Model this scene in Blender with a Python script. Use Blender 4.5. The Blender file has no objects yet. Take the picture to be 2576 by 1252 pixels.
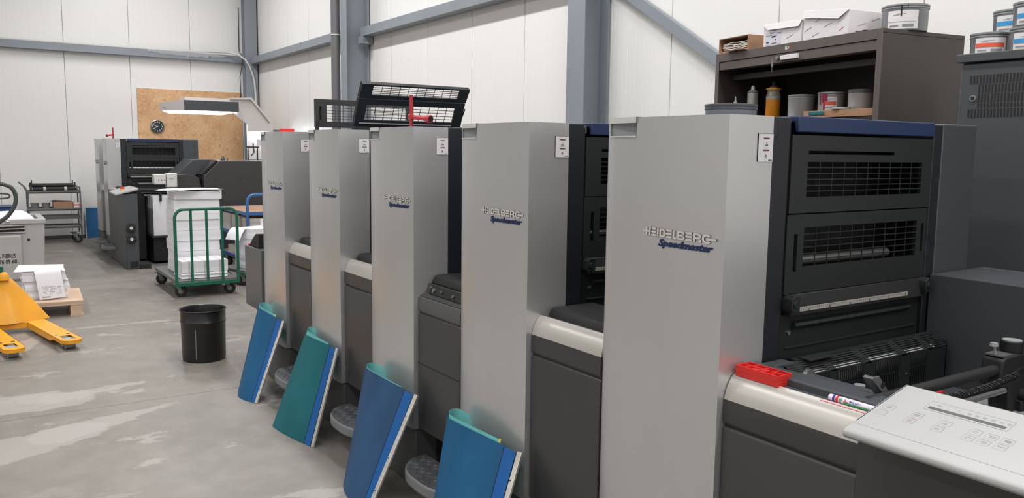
import bpy, math, random
from mathutils import Vector, Matrix
random.seed(7)
SC = bpy.context.scene
COL = SC.collection
PI = math.pi

# ---------------------------------------------------------------- camera, world, lamps, exposure
cam_d = bpy.data.cameras.new('camera')
cam = bpy.data.objects.new('camera', cam_d); COL.objects.link(cam)
cam_d.sensor_width = 36.0; cam_d.lens = 2053.87 / 2576 * 36.0
cam_d.clip_start = 0.02; cam_d.clip_end = 100
cam.matrix_world = Matrix(((0.83334443, 0.05516355, -0.54999459, 0),
                           (-0.55260494, 0.1062547, -0.82664243, 0),
                           (0.01283898, 0.9928076, 0.11903041, 1.6), (0, 0, 0, 1)))
SC.camera = cam

wd = bpy.data.worlds.new('world'); SC.world = wd; wd.use_nodes = True
wd.node_tree.nodes['Background'].inputs[0].default_value = (0.9, 0.95, 1.0, 1)
wd.node_tree.nodes['Background'].inputs[1].default_value = 0.25

def area(name, loc, sx, sy, power, color=(1, 0.988, 0.98), rot=(0, 0, 0)):
    l = bpy.data.lights.new(name, 'AREA'); l.shape = 'RECTANGLE'; l.size = sx; l.size_y = sy
    l.energy = power; l.color = color
    o = bpy.data.objects.new(name, l); COL.objects.link(o); o.location = loc; o.rotation_euler = rot
    return o
for x, w in ((2.35, 0.22), (-1.6, 0.35), (-5.6, 0.35)):
    for y in (-2.2, 1.6, 5.4, 9.2, 13.0):
        if x < 0 and y > 12: continue
        area('ceiling_tube_light', (x, y, 5.45), w, 2.4, 150 if x > 0 else 80)

SC.view_settings.view_transform = 'Standard'
SC.view_settings.look = 'None'
SC.view_settings.gamma = 1.0
SC.view_settings.use_curve_mapping = False
SC.view_settings.exposure = -0.29

# ---------------------------------------------------------------- materials
MATS = {}
def mat(name, color, rough=0.5, metal=0.0, noise=None, bump=None, emit=None, coat=0.0, spec=None, trans=0, alpha=None):
    """noise=(scale, amount[, stretch xyz]) varies the colour; bump=(scale, strength, distance)"""
    m = bpy.data.materials.new(name); m.use_nodes = True
    nt = m.node_tree; b = nt.nodes['Principled BSDF']
    b.inputs['Base Color'].default_value = (*color, 1)
    b.inputs['Roughness'].default_value = rough
    b.inputs['Metallic'].default_value = metal
    b.inputs['Coat Weight'].default_value = coat
    if spec is not None: b.inputs['Specular IOR Level'].default_value = spec
    if trans: b.inputs['Transmission Weight'].default_value = trans
    if alpha is not None: b.inputs['Alpha'].default_value = alpha
    if emit:
        b.inputs['Emission Color'].default_value = (*emit[0], 1); b.inputs['Emission Strength'].default_value = emit[1]
    tc = nt.nodes.new('ShaderNodeTexCoord')
    if noise:
        mp = nt.nodes.new('ShaderNodeMapping')
        mp.inputs['Scale'].default_value = noise[2] if len(noise) > 2 else (1, 1, 1)
        nt.links.new(tc.outputs['Object'], mp.inputs[0])
        n = nt.nodes.new('ShaderNodeTexNoise'); n.inputs['Scale'].default_value = noise[0]; n.inputs['Detail'].default_value = 5
        nt.links.new(mp.outputs[0], n.inputs['Vector'])
        r = nt.nodes.new('ShaderNodeValToRGB')
        a = noise[1]
        r.color_ramp.elements[0].position = 0.3; r.color_ramp.elements[1].position = 0.7
        r.color_ramp.elements[0].color = (*[max(0, c * (1 - a)) for c in color], 1)
        r.color_ramp.elements[1].color = (*[min(1, c * (1 + a)) for c in color], 1)
        nt.links.new(n.outputs[0], r.inputs[0]); nt.links.new(r.outputs[0], b.inputs['Base Color'])
    if bump:
        n2 = nt.nodes.new('ShaderNodeTexNoise'); n2.inputs['Scale'].default_value = bump[0]; n2.inputs['Detail'].default_value = 3
        nt.links.new(tc.outputs['Object'], n2.inputs['Vector'])
        bp = nt.nodes.new('ShaderNodeBump'); bp.inputs['Strength'].default_value = bump[1]; bp.inputs['Distance'].default_value = bump[2]
        nt.links.new(n2.outputs[0], bp.inputs['Height']); nt.links.new(bp.outputs[0], b.inputs['Normal'])
    MATS[name] = m
    return m

M_silver = mat('silver_paint', (0.60, 0.60, 0.605), 0.30, 0.6, noise=(2.0, 0.05, (1, 1, 0.3)))
M_cap = mat('light_grey_plastic', (0.66, 0.655, 0.64), 0.4, 0.0)
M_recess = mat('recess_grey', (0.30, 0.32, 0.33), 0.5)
M_dark = mat('charcoal_paint', (0.062, 0.062, 0.063), 0.33, 0.25, noise=(3, 0.08))
M_kick = mat('kick_grey', (0.12, 0.122, 0.125), 0.5, 0.2)
M_post = mat('blue_black_paint', (0.012, 0.014, 0.020), 0.45)
M_guard = mat('guard_black', (0.014, 0.017, 0.018), 0.5, bump=(700, 0.1, 0.0005))
M_grey = mat('slate_grey_paint', (0.060, 0.066, 0.073), 0.45, bump=(500, 0.08, 0.0005))
M_greyl = mat('mid_grey_paint', (0.13, 0.135, 0.14), 0.4, 0.1)
M_blue = mat('dark_blue_panel', (0.018, 0.036, 0.105), 0.4)
M_trim = mat('champagne_trim', (0.55, 0.53, 0.49), 0.33, 0.35)
M_trimw = mat('pale_letter', (0.66, 0.645, 0.62), 0.4, 0.1)
M_lettershade = mat('letter_side_shade', (0.10, 0.085, 0.08), 0.5)  # dark side colour stands in for the shadow around the raised letters
M_navy = mat('navy_letter', (0.012, 0.028, 0.10), 0.4)
M_chrome = mat('chrome_roller', (0.75, 0.75, 0.76), 0.12, 1.0)
M_rollerl = mat('pale_glint_roller', (0.85, 0.85, 0.86), 0.3, 0.35)  # paler copy of the steel roller, its glint put into the colour
M_steel = mat('dull_steel', (0.35, 0.35, 0.34), 0.35, 0.8)
M_black = mat('matte_black', (0.008, 0.008, 0.009), 0.6)
M_rubber = mat('rubber_black', (0.013, 0.013, 0.0135), 0.6)
M_white = mat('white_plastic', (0.78, 0.78, 0.76), 0.35)
M_panelw = mat('panel_white', (0.43, 0.43, 0.428), 0.42, noise=(6, 0.03))
M_label = mat('label_white', (0.72, 0.70, 0.71), 0.5)
M_purple = mat('purple_ink', (0.16, 0.03, 0.13), 0.5)
M_ink = mat('black_ink', (0.01, 0.01, 0.012), 0.5)
M_greyink = mat('grey_ink', (0.25, 0.25, 0.26), 0.5)
M_red = mat('red_plastic', (0.72, 0.03, 0.025), 0.4, noise=(9, 0.15))
M_redt = mat('red_tool', (0.38, 0.02, 0.03), 0.35, noise=(30, 0.25))
M_paper = mat('paper_white', (0.80, 0.795, 0.83), 0.7)
M_beam = mat('beam_grey_blue', (0.235, 0.262, 0.295), 0.42, noise=(2, 0.05))
M_pipe = mat('downpipe_grey', (0.14, 0.14, 0.155), 0.4)
M_osb = None
M_wood = mat('pine_wood', (0.60, 0.43, 0.31), 0.65, noise=(4, 0.10, (1, 6, 3)))
M_ply = mat('tan_board', (0.42, 0.26, 0.16), 0.6, noise=(8, 0.1))
M_card = mat('cardboard', (0.36, 0.20, 0.115), 0.75, noise=(12, 0.08))
M_yellow = mat('yellow_paint', (0.80, 0.36, 0.02), 0.38, noise=(4, 0.10))
M_green = mat('green_paint', (0.006, 0.115, 0.062), 0.4, noise=(14, 0.2))
M_bluep = mat('blue_paint', (0.04, 0.13, 0.36), 0.35)
M_bin = mat('bin_black', (0.013, 0.013, 0.014), 0.33, noise=(5, 0.4, (1, 1, 3)))
M_brown = mat('brown_cabinet_paint', (0.058, 0.047, 0.043), 0.45, bump=(600, 0.1, 0.0004))
M_brownl = mat('brown_frame_paint', (0.105, 0.088, 0.082), 0.45)
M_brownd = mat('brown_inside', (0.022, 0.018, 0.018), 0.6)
M_can = mat('tin_grey', (0.30, 0.31, 0.32), 0.38, 0.4)
M_canl = mat('tin_light', (0.42, 0.42, 0.42), 0.4, 0.3)
M_cand = mat('tin_dark', (0.12, 0.13, 0.14), 0.4, 0.3)
M_cyan = mat('cyan_band', (0.04, 0.30, 0.62), 0.45)
M_orange = mat('orange_red_band', (0.80, 0.12, 0.06), 0.45)
M_magenta = mat('magenta_ink', (0.30, 0.01, 0.08), 0.4)
M_amber = mat('amber_ink', (0.75, 0.27, 0.012), 0.3)
M_glass = mat('jar_glass', (0.5, 0.45, 0.35), 0.08, alpha=0.35)
M_spray = mat('spray_can_grey', (0.42, 0.41, 0.39), 0.4, 0.2, noise=(40, 0.15, (1, 1, 0.3)))
M_bluep2 = mat('blanket_blue', (0.010, 0.100, 0.225), 0.5, spec=0.25, noise=(5, 0.16, (1, 1, 0.5)))
M_bluep3 = mat('blanket_indigo', (0.026, 0.078, 0.175), 0.55, spec=0.25, noise=(6, 0.15, (1, 1, 0.5)))
M_teal = mat('blanket_teal', (0.008, 0.125, 0.15), 0.5, spec=0.25, noise=(4, 0.22, (1, 1, 0.6)))
M_edgeb = mat('blanket_edge_blue', (0.008, 0.11, 0.37), 0.5, spec=0.3)
M_aqua = mat('blanket_back_aqua', (0.13, 0.47, 0.47), 0.55, noise=(12, 0.1))
M_bar = mat('aluminium_bar', (0.62, 0.60, 0.56), 0.4, 0.4, noise=(30, 0.12, (1, 1, 0.2)))
M_yel2 = mat('yellow_edge', (0.75, 0.62, 0.08), 0.5)
M_tread = mat('tread_grey', (0.115, 0.12, 0.13), 0.45, 0.3, noise=(14, 0.2))
M_treadr = mat('tread_rim', (0.21, 0.215, 0.23), 0.42, 0.3)
M_binp = mat('container_grey', (0.40, 0.385, 0.375), 0.5, noise=(3, 0.06))
M_darkblue = mat('dark_blue_plastic', (0.01, 0.05, 0.14), 0.5)
M_boardb = mat('blue_board', (0.02, 0.13, 0.30), 0.55, noise=(3, 0.2))
M_film = mat('plastic_film', (0.75, 0.75, 0.75), 0.15, alpha=0.3)
M_cable = mat('white_cable', (0.6, 0.6, 0.58), 0.5)
M_caster = mat('caster_grey', (0.20, 0.22, 0.19), 0.5, 0.3, noise=(20, 0.3))
M_lampface = mat('lit_diffuser', (0.9, 0.9, 0.92), 0.5, emit=((1, 0.99, 1), 5.0))
M_hood = mat('hood_beige', (0.62, 0.58, 0.56), 0.5)
M_tubeg = mat('trolley_grey', (0.17, 0.175, 0.18), 0.45, 0.3)
M_pink = mat('pink_card', (0.85, 0.32, 0.36), 0.6)
M_greenp = mat('marker_green', (0.06, 0.42, 0.16), 0.4)
M_markb = mat('marker_blue', (0.02, 0.04, 0.35), 0.4)
M_markw = mat('marker_white', (0.75, 0.70, 0.82), 0.35)
M_window = mat('display_window', (0.10, 0.105, 0.11), 0.15)
M_mark_red = mat('red_mark', (0.45, 0.02, 0.03), 0.5)
M_mark_green = mat('green_mark', (0.02, 0.30, 0.22), 0.5)
M_handleg = mat('handle_dark_green', (0.045, 0.055, 0.05), 0.45)
M_arch = mat('archive_box_white', (0.58, 0.54, 0.50), 0.7, noise=(10, 0.1))
M_cloth = mat('rag_white', (0.58, 0.54, 0.49), 0.9, noise=(20, 0.2))

def osb_material():
    m = bpy.data.materials.new('strand_board'); m.use_nodes = True
    nt = m.node_tree; b = nt.nodes['Principled BSDF']; b.inputs['Roughness'].default_value = 0.7
    tc = nt.nodes.new('ShaderNodeTexCoord')
    prev = None
    base = nt.nodes.new('ShaderNodeTexNoise'); base.inputs['Scale'].default_value = 4
    nt.links.new(tc.outputs['Object'], base.inputs['Vector'])
    r0 = nt.nodes.new('ShaderNodeValToRGB')
    r0.color_ramp.elements[0].color = (0.60, 0.35, 0.18, 1); r0.color_ramp.elements[1].color = (0.70, 0.44, 0.245, 1)
    r0.color_ramp.elements[0].position = 0.35; r0.color_ramp.elements[1].position = 0.65
    nt.links.new(base.outputs[0], r0.inputs[0]); prev = r0.outputs[0]
    for ang, sc, col, thr in ((0.5, 1.0, (0.80, 0.56, 0.34, 1), 0.70), (1.9, 1.1, (0.36, 0.17, 0.06, 1), 0.715), (1.2, 0.9, (0.82, 0.60, 0.38, 1), 0.72), (2.6, 1.0, (0.42, 0.21, 0.08, 1), 0.72)):
        mp = nt.nodes.new('ShaderNodeMapping'); mp.inputs['Rotation'].default_value = (0, ang, 0)
        mp.vector_type = 'TEXTURE'; mp.inputs['Scale'].default_value = (0.10 * sc, 1, 0.034 * sc)
        nt.links.new(tc.outputs['Object'], mp.inputs[0])
        n = nt.nodes.new('ShaderNodeTexNoise'); n.inputs['Scale'].default_value = 1.0; n.inputs['Detail'].default_value = 1
        nt.links.new(mp.outputs[0], n.inputs['Vector'])
        mth = nt.nodes.new('ShaderNodeMapRange'); mth.inputs['From Min'].default_value = thr - 0.09; mth.inputs['From Max'].default_value = thr + 0.02; mth.inputs['To Max'].default_value = 0.65
        nt.links.new(n.outputs[0], mth.inputs[0])
        mx = nt.nodes.new('ShaderNodeMix'); mx.data_type = 'RGBA'
        nt.links.new(mth.outputs[0], mx.inputs[0]); nt.links.new(prev, mx.inputs[6]); mx.inputs[7].default_value = col
        prev = mx.outputs[2]
    nt.links.new(prev, b.inputs['Base Color'])
    return m
M_osb = osb_material()

def wall_material():
    m = mat('white_wall_panel', (0.80, 0.792, 0.778), 0.42, noise=(0.6, 0.02))
    return m
M_wall = wall_material()
M_seam = mat('panel_joint', (0.42, 0.42, 0.40), 0.7)
M_ceil = mat('ceiling_panel', (0.6, 0.6, 0.58), 0.6)

def floor_material():
    m = bpy.data.materials.new('worn_concrete'); m.use_nodes = True
    nt = m.node_tree; N = nt.nodes; L = nt.links
    b = N['Principled BSDF']
    tc = N.new('ShaderNodeTexCoord'); P = tc.outputs['Object']
    def noise(scale, detail=6, stretch=None, rough=0.6, off=0):
        n = N.new('ShaderNodeTexNoise'); n.inputs['Scale'].default_value = scale; n.inputs['Detail'].default_value = detail
        n.inputs['Roughness'].default_value = rough
        mp = N.new('ShaderNodeMapping'); mp.inputs['Location'].default_value = (off, off * 0.7, 0)
        if stretch: mp.inputs['Scale'].default_value = stretch
        L.new(P, mp.inputs[0]); L.new(mp.outputs[0], n.inputs['Vector'])
        return n.outputs[0]
    def mth(op, a, c, clamp=False):
        n = N.new('ShaderNodeMath'); n.operation = op; n.use_clamp = clamp
        for i, v in enumerate((a, c)):
            if v is None: continue
            if isinstance(v, (int, float)): n.inputs[i].default_value = v
            else: L.new(v, n.inputs[i])
        return n.outputs[0]
    def rng(v, a, c):
        n = N.new('ShaderNodeMapRange'); n.inputs['From Min'].default_value = a; n.inputs['From Max'].default_value = c
        L.new(v, n.inputs[0]); return n.outputs[0]
    def mix(f, a, c):
        n = N.new('ShaderNodeMix'); n.data_type = 'RGBA'
        if isinstance(f, (int, float)): n.inputs[0].default_value = f
        else: L.new(f, n.inputs[0])
        for i, v in ((6, a), (7, c)):
            if isinstance(v, tuple): n.inputs[i].default_value = (*v, 1)
            else: L.new(v, n.inputs[i])
        return n.outputs[2]
    col = mix(rng(noise(0.8, 8), 0.35, 0.65), (0.180, 0.165, 0.145), (0.238, 0.220, 0.195))
    col = mix(mth('MULTIPLY', rng(noise(6, 8, (1, 1, 1)), 0.4, 0.75), 0.5), col, (0.30, 0.278, 0.252))
    # scattered pale flakes, stretched across the hall
    fl = mth('MULTIPLY', rng(noise(1.7, 14, (0.75, 1.5, 1), 0.70, 3.1), 0.585, 0.60), rng(noise(0.35, 3, None, 0.5, 9), 0.44, 0.54))
    col = mix(mth('MULTIPLY', fl, 0.62), col, (0.385, 0.362, 0.34))
    fl2 = rng(noise(4.2, 14, (0.6, 1.3, 1), 0.70, 7.7), 0.665, 0.68)
    col = mix(mth('MULTIPLY', fl2, 0.75), col, (0.42, 0.395, 0.37))
    # two large worn bands beside the saw cut
    sep = N.new('ShaderNodeSeparateXYZ'); L.new(P, sep.inputs[0])
    X, Y = sep.outputs[0], sep.outputs[1]
    nz = mth('SUBTRACT', noise(3.4, 15, (0.8, 1.4, 1), 0.78, 1.3), 0.5)
    for (x0, y0, x1, y1, r0, r1, amp) in ((-0.7, 5.88, 0.45, 5.76, 0.34, 0.17, 0.34), (0.40, 5.79, 0.90, 5.91, 0.12, 0.015, 0.34),
                                          (-0.7, 4.62, 0.40, 5.03, 0.20, 0.19, 0.34), (0.34, 5.05, 1.02, 5.33, 0.16, 0.01, 0.34),
                                          (-1.5, 3.7, -0.1, 4.1, 0.25, 0.06, 0.6), (0.82, 4.55, 0.98, 4.44, 0.012, 0.0, 0.22),
                                          (0.62, 8.0, 1.50, 7.96, 0.03, 0.05, 0.55), (0.88, 7.6, 1.08, 7.5, 0.03, 0.02, 0.5), (0.15, 7.15, 0.42, 7.8, 0.10, 0.06, 0.3)):
        dx, dy = x1 - x0, y1 - y0; ln = dx * dx + dy * dy
        t = mth('DIVIDE', mth('ADD', mth('MULTIPLY', mth('SUBTRACT', X, x0), dx), mth('MULTIPLY', mth('SUBTRACT', Y, y0), dy)), ln)
        t = mth('MAXIMUM', mth('MINIMUM', t, 1.0), 0.0)
        ex = mth('SUBTRACT', X, mth('ADD', mth('MULTIPLY', t, dx), x0)); ey = mth('SUBTRACT', Y, mth('ADD', mth('MULTIPLY', t, dy), y0))
        d = mth('SQRT', mth('ADD', mth('MULTIPLY', ex, ex), mth('MULTIPLY', ey, ey)), None)
        rad = mth('ADD', mth('MULTIPLY', t, r1 - r0), r0)
        e = mth('ADD', mth('SUBTRACT', rad, d), mth('MULTIPLY', nz, amp))
        k = rng(e, 0.0, 0.008)
        col = mix(mth('MULTIPLY', k, 0.62), col, (0.385, 0.36, 0.34))
    # dark specks, scuffs and ink stains
    sp = rng(noise(9, 4, (0.7, 1.6, 1), 0.5, 5.5), 0.735, 0.75)
    col = mix(mth('MULTIPLY', sp, 0.65), col, (0.08, 0.07, 0.065))
    st = mth('MULTIPLY', rng(noise(1.6, 12, None, 0.72, 12), 0.48, 0.66), rng(X, 0.6, 1.4))
    col = mix(mth('MULTIPLY', st, 0.6), col, (0.12, 0.112, 0.105))
    # ink drips by the bin and towards the press
    dx_ = mth('SUBTRACT', X, 1.55); dy_ = mth('SUBTRACT', Y, 6.05)
    dd_ = mth('SQRT', mth('ADD', mth('MULTIPLY', dx_, dx_), mth('MULTIPLY', dy_, dy_)), None)
    near = mth('SUBTRACT', 1.0, mth('DIVIDE', dd_, 0.55), True)
    dr_ = mth('MULTIPLY', rng(noise(22, 3, None, 0.5, 4.4), 0.655, 0.68), rng(near, 0.0, 0.3))
    col = mix(mth('MULTIPLY', dr_, 0.75), col, (0.05, 0.045, 0.042))
    # saw cut joint
    for yc in (5.46, 10.5, 0.4):
        j = mth('LESS_THAN', mth('ABSOLUTE', mth('SUBTRACT', Y, yc), None), 0.0045)
        col = mix(mth('MULTIPLY', j, 0.8), col, (0.07, 0.065, 0.06))
    L.new(col, b.inputs['Base Color'])
    rr = N.new('ShaderNodeMapRange'); rr.inputs['To Min'].default_value = 0.34; rr.inputs['To Max'].default_value = 0.6
    L.new(noise(3, 6, None, 0.6, 2), rr.inputs[0]); L.new(rr.outputs[0], b.inputs['Roughness'])
    bp = N.new('ShaderNodeBump'); bp.inputs['Strength'].default_value = 0.25; bp.inputs['Distance'].default_value = 0.004
    L.new(noise(14, 6), bp.inputs['Height']); L.new(bp.outputs[0], b.inputs['Normal'])
    return m
M_floor = floor_material()

# ---------------------------------------------------------------- mesh helpers
RX = Matrix(((0, 0, -1), (-1, 0, 0), (0, 1, 0)))       # text/flat frame on a face looking towards -X (right = -Y, up = Z)
RY = Matrix(((1, 0, 0), (0, 0, -1), (0, 1, 0)))        # on a face looking towards -Y (right = +X, up = Z)

class MB:
    def __init__(s, M=None): s.v = []; s.f = []; s.M = M
    def add(s, vs, fs):
        o = len(s.v)
        s.v += [tuple(s.M @ Vector(p)) if s.M is not None else tuple(p) for p in vs]
        s.f += [tuple(i + o for i in f) for f in fs]; return s
    def box(s, x0, x1, y0, y1, z0, z1):
        vs = [(x, y, z) for z in (z0, z1) for x, y in ((x0, y0), (x1, y0), (x1, y1), (x0, y1))]
        return s.add(vs, [(0, 3, 2, 1), (4, 5, 6, 7), (0, 1, 5, 4), (1, 2, 6, 5), (2, 3, 7, 6), (3, 0, 4, 7)])
    def prism(s, poly, axis, a, b):
        def mk(p, t):
            return {'x': (t, p[0], p[1]), 'y': (p[0], t, p[1]), 'z': (p[0], p[1], t)}[axis]
        n = len(poly)
        vs = [mk(p, a) for p in poly] + [mk(p, b) for p in poly]
        return s.add(vs, [tuple(range(n))[::-1], tuple(range(n, 2 * n))] + [(i, (i + 1) % n, n + (i + 1) % n, n + i) for i in range(n)])
    def cyl(s, p0, p1, r, seg=16, r2=None, caps=True):
        p0, p1 = Vector(p0), Vector(p1); d = (p1 - p0).normalized()
        u = d.orthogonal().normalized(); w = d.cross(u); r2 = r if r2 is None else r2
        vs = [p0 + (u * math.cos(2 * PI * i / seg) + w * math.sin(2 * PI * i / seg)) * r for i in range(seg)]
        vs += [p1 + (u * math.cos(2 * PI * i / seg) + w * math.sin(2 * PI * i / seg)) * r2 for i in range(seg)]
        fs = [(i, (i + 1) % seg, seg + (i + 1) % seg, seg + i) for i in range(seg)]
        if caps: fs += [tuple(range(seg))[::-1], tuple(range(seg, 2 * seg))]
        return s.add(vs, fs)
    def tube(s, pts, r, seg=8):
        pts = [Vector(p) for p in pts]; n = len(pts); vs = []; up = None
        for i, p in enumerate(pts):
            d = (pts[min(i + 1, n - 1)] - pts[max(i - 1, 0)]).normalized()
            if up is None: up = d.orthogonal().normalized()
            up = (up - d * up.dot(d)).normalized(); w = d.cross(up)
            vs += [p + (up * math.cos(2 * PI * k / seg) + w * math.sin(2 * PI * k / seg)) * r for k in range(seg)]
        fs = [(i * seg + k, i * seg + (k + 1) % seg, (i + 1) * seg + (k + 1) % seg, (i + 1) * seg + k) for i in range(n - 1) for k in range(seg)]
        fs += [tuple(range(seg))[::-1], tuple(range((n - 1) * seg, n * seg))]
        return s.add(vs, fs)
    def lathe(s, prof, c=(0, 0, 0), seg=32, sx=1.0, sy=1.0, a0=0, a1=2 * PI):
        full = abs(a1 - a0 - 2 * PI) < 1e-6; m = seg if full else seg + 1
        vs = []
        for r, z in prof:
            for k in range(m):
                a = a0 + (a1 - a0) * k / seg
                vs.append((c[0] + r * sx * math.cos(a), c[1] + r * sy * math.sin(a), c[2] + z))
        fs = []
        for i in range(len(prof) - 1):
            for k in range(seg):
                k2 = (k + 1) % m if full else k + 1
                fs.append((i * m + k, i * m + k2, (i + 1) * m + k2, (i + 1) * m + k))
        return s.add(vs, fs)
    def sheet(s, rows, thick=0.0, closed=False):
        """grid of points; thick gives it a real second side"""
        n, m = len(rows), len(rows[0])
        rows = [[Vector(p) for p in r] for r in rows]
        fs = [(i * m + j, i * m + j + 1, (i + 1) * m + j + 1, (i + 1) * m + j) for i in range(n - 1) for j in range(m - 1)]
        vs = [p for r in rows for p in r]
        if thick:
            nv = []
            for i in range(n):
                for j in range(m):
                    a = rows[min(i + 1, n - 1)][j] - rows[max(i - 1, 0)][j]; b = rows[i][min(j + 1, m - 1)] - rows[i][max(j - 1, 0)]
                    nn = b.cross(a); nn = nn.normalized() if nn.length > 1e-9 else Vector((0, 0, 1))
                    nv.append(rows[i][j] + nn * thick)
            k = len(vs); vs += nv
            fs2 = [tuple(x + k for x in f[::-1]) for f in fs]
            ring = [j for j in range(m)] + [i * m + m - 1 for i in range(1, n)] + [(n - 1) * m + j for j in range(m - 2, -1, -1)] + [i * m for i in range(n - 2, 0, -1)]
            fs3 = [(ring[q], ring[(q + 1) % len(ring)], ring[(q + 1) % len(ring)] + k, ring[q] + k) for q in range(len(ring))]
            fs = fs + fs2 + fs3
        return s.add(vs, fs)
    def build(s, name, m, parent=None, bevel=0, smooth=0, loc=None, seg=2, two=None):
        me = bpy.data.meshes.new(name); me.from_pydata([tuple(p) for p in s.v], [], s.f); me.update()
        import bmesh
        bm = bmesh.new(); bm.from_mesh(me); bmesh.ops.recalc_face_normals(bm, faces=bm.faces); bm.to_mesh(me); bm.free()
        o = bpy.data.objects.new(name, me); COL.objects.link(o)
        for mm in (m if isinstance(m, (list, tuple)) else [m]): me.materials.append(mm)
        if two:
            for p in me.polygons:
                p.material_index = two(p)
        if parent: o.parent = parent
        if loc: o.location = loc
        if bevel:
            b = o.modifiers.new('bevel', 'BEVEL'); b.width = bevel; b.segments = seg; b.limit_method = 'ANGLE'; b.angle_limit = math.radians(35)
            b.harden_normals = False
        if smooth or bevel:
            for p in me.polygons: p.use_smooth = True
            me.set_sharp_from_angle(angle=math.radians(smooth if smooth else 35))
        return o

def rot_about(loc, rz=0, rx=0, ry=0):
    return Matrix.Translation(loc) @ Matrix.Rotation(rz, 4, 'Z') @ Matrix.Rotation(ry, 4, 'Y') @ Matrix.Rotation(rx, 4, 'X')

def thing(name, label, cat, loc=(0, 0, 0), rz=0, group=None):
    o = bpy.data.objects.new(name, None); COL.objects.link(o); o.empty_display_size = 0.1
    o.location = loc; o.rotation_euler = (0, 0, rz)
    o['label'] = label; o['category'] = cat
    if group: o['group'] = group
    return o
def tag(o, label, cat, group=None, kind=None):
    o['label'] = label; o['category'] = cat
    if group: o['group'] = group
    if kind: o['kind'] = kind
    return o
def struct(o): o['kind'] = 'structure'; return o
def lab(o, label): o['label'] = label; return o

def text_geo(mb, s, size, frame, pos, width=None, bold=0.0, shear=0.0, depth=0.0, align='LEFT'):
    cu = bpy.data.curves.new('t', 'FONT'); cu.body = s; cu.size = size; cu.shear = shear; cu.offset = bold; cu.extrude = depth
    cu.align_x = align; cu.resolution_u = 3
    o = bpy.data.objects.new('t', cu); COL.objects.link(o)
    me = bpy.data.meshes.new_from_object(o.evaluated_get(bpy.context.evaluated_depsgraph_get()))
    vs = [Vector(v.co) for v in me.vertices]; fs = [tuple(p.vertices) for p in me.polygons]
    if vs and width:
        x0 = min(v.x for v in vs); x1 = max(v.x for v in vs); k = width / (x1 - x0)
        vs = [Vector(((v.x - x0) * k, v.y, v.z)) for v in vs]
    vs = [frame @ v + Vector(pos) for v in vs]
    mb.add(vs, fs)
    bpy.data.objects.remove(o); bpy.data.curves.remove(cu); bpy.data.meshes.remove(me)

# ---------------------------------------------------------------- setting: floor, walls, ceiling
XW, YW, ZC = 4.65, 15.945, 5.9
struct(MB().box(-9, XW + 0.2, -5, YW + 0.2, -0.1, 0).build('floor', M_floor))
struct(MB().box(-9, XW + 0.2, -5, YW + 0.2, ZC, ZC + 0.1).build('ceiling', M_ceil))

def panel_wall(name, fixed, lo, hi, axis, first_seam, pitch=1.02, rib=0.102, amp=0.0012):
    """profiled sandwich panels with a narrow open joint every pitch; axis = direction it runs along"""
    seams = []
    s = first_seam
    while s > lo: s -= pitch
    while s < hi + pitch: seams.append(s); s += pitch
    prof = []
    for a, b in zip(seams[:-1], seams[1:]):
        a2, b2 = max(a, lo), min(b, hi)
        if b2 - a2 < 0.02: continue
        prof.append((a2 + 0.0045, 0.010)); prof.append((a2 + 0.0055, 0.0))
        k = a + rib
        while k < b - 0.03:
            if a2 < k < b2:
                prof += [(k - 0.008, 0.0), (k - 0.003, amp), (k + 0.003, amp), (k + 0.008, 0.0)]
            k += rib
        prof.append((b2 - 0.0055, 0.0)); prof.append((b2 - 0.0045, 0.010))
    rows = []
    for z in (0.0, ZC):
        rows.append([((p, fixed + d, z) if axis == 'x' else (fixed + d, p, z)) for p, d in prof])
    mb = MB(); mb.sheet(rows)
    if axis == 'x': mb.box(lo, hi, fixed + 0.012, fixed + 0.1, 0, ZC)
    else: mb.box(fixed + 0.012, fixed + 0.1, lo, hi, 0, ZC)
    o = mb.build(name, [M_wall, M_seam])
    for p in o.data.polygons:
        p.material_index = 0
    nrm = len(prof)
    for p in o.data.polygons:          # joint bottoms are darker sealing strip
        zs = [o.data.vertices[i].co for i in p.vertices]
        d = [(c.y if axis == 'x' else c.x) - fixed for c in zs]
        if min(d) > 0.009 and max(d) < 0.0125: p.material_index = 1
    return struct(o)
panel_wall('wall_back', YW, -9, XW, 'x', 2.478, amp=0.0006)
panel_wall('wall_right', XW, -5, YW, 'y', 6.811)
struct(MB().box(-9.1, -9, -5, YW, 0, ZC).build('wall_left', M_wall))
struct(MB().box(-9, XW, -5.1, -5, 0, ZC).build('wall_front', M_wall))
struct(MB().box(-9, XW - 0.001, YW - 0.02, YW - 0.001, 0, 0.06).build('baseboard_back', M_kick))

# steel frame: columns (H sections), rails, brace
def h_column(name, x0, x1, yc, w, label, flange=0.012):
    """web along X between two flanges that face along X"""
    t = thing(name, label, 'column', ((x0 + x1) / 2, yc, 0)); xc = (x0 + x1) / 2
    a, b = x0 - xc, x1 - xc
    MB().box(a, a + flange, -w / 2, w / 2, 0, ZC - 0.001).box(b - flange, b, -w / 2, w / 2, 0, ZC - 0.001).box(a + flange, b - flange, -0.005, 0.005, 0, ZC - 0.001).build('section', M_beam, t, bevel=0.002)
    return t
h_column('steel_column', 4.30, 4.63, 10.62, 0.20, 'grey-blue steel column behind the dark downpipe')
h_column('steel_column', 4.36, 4.63, 5.62, 0.24, 'broad grey-blue steel column left of the diagonal brace')
t = thing('steel_column', 'grey-blue steel column standing in the far corner by the chipboard', 'column', (4.50, 15.72, 0))
MB().box(-0.1, 0.12, -0.11, -0.098, 0, ZC - 0.001).box(-0.1, 0.12, 0.098, 0.11, 0, ZC - 0.001).box(0.0, 0.008, -0.098, 0.098, 0, ZC - 0.001).build('section', M_beam, t, bevel=0.002)

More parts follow.
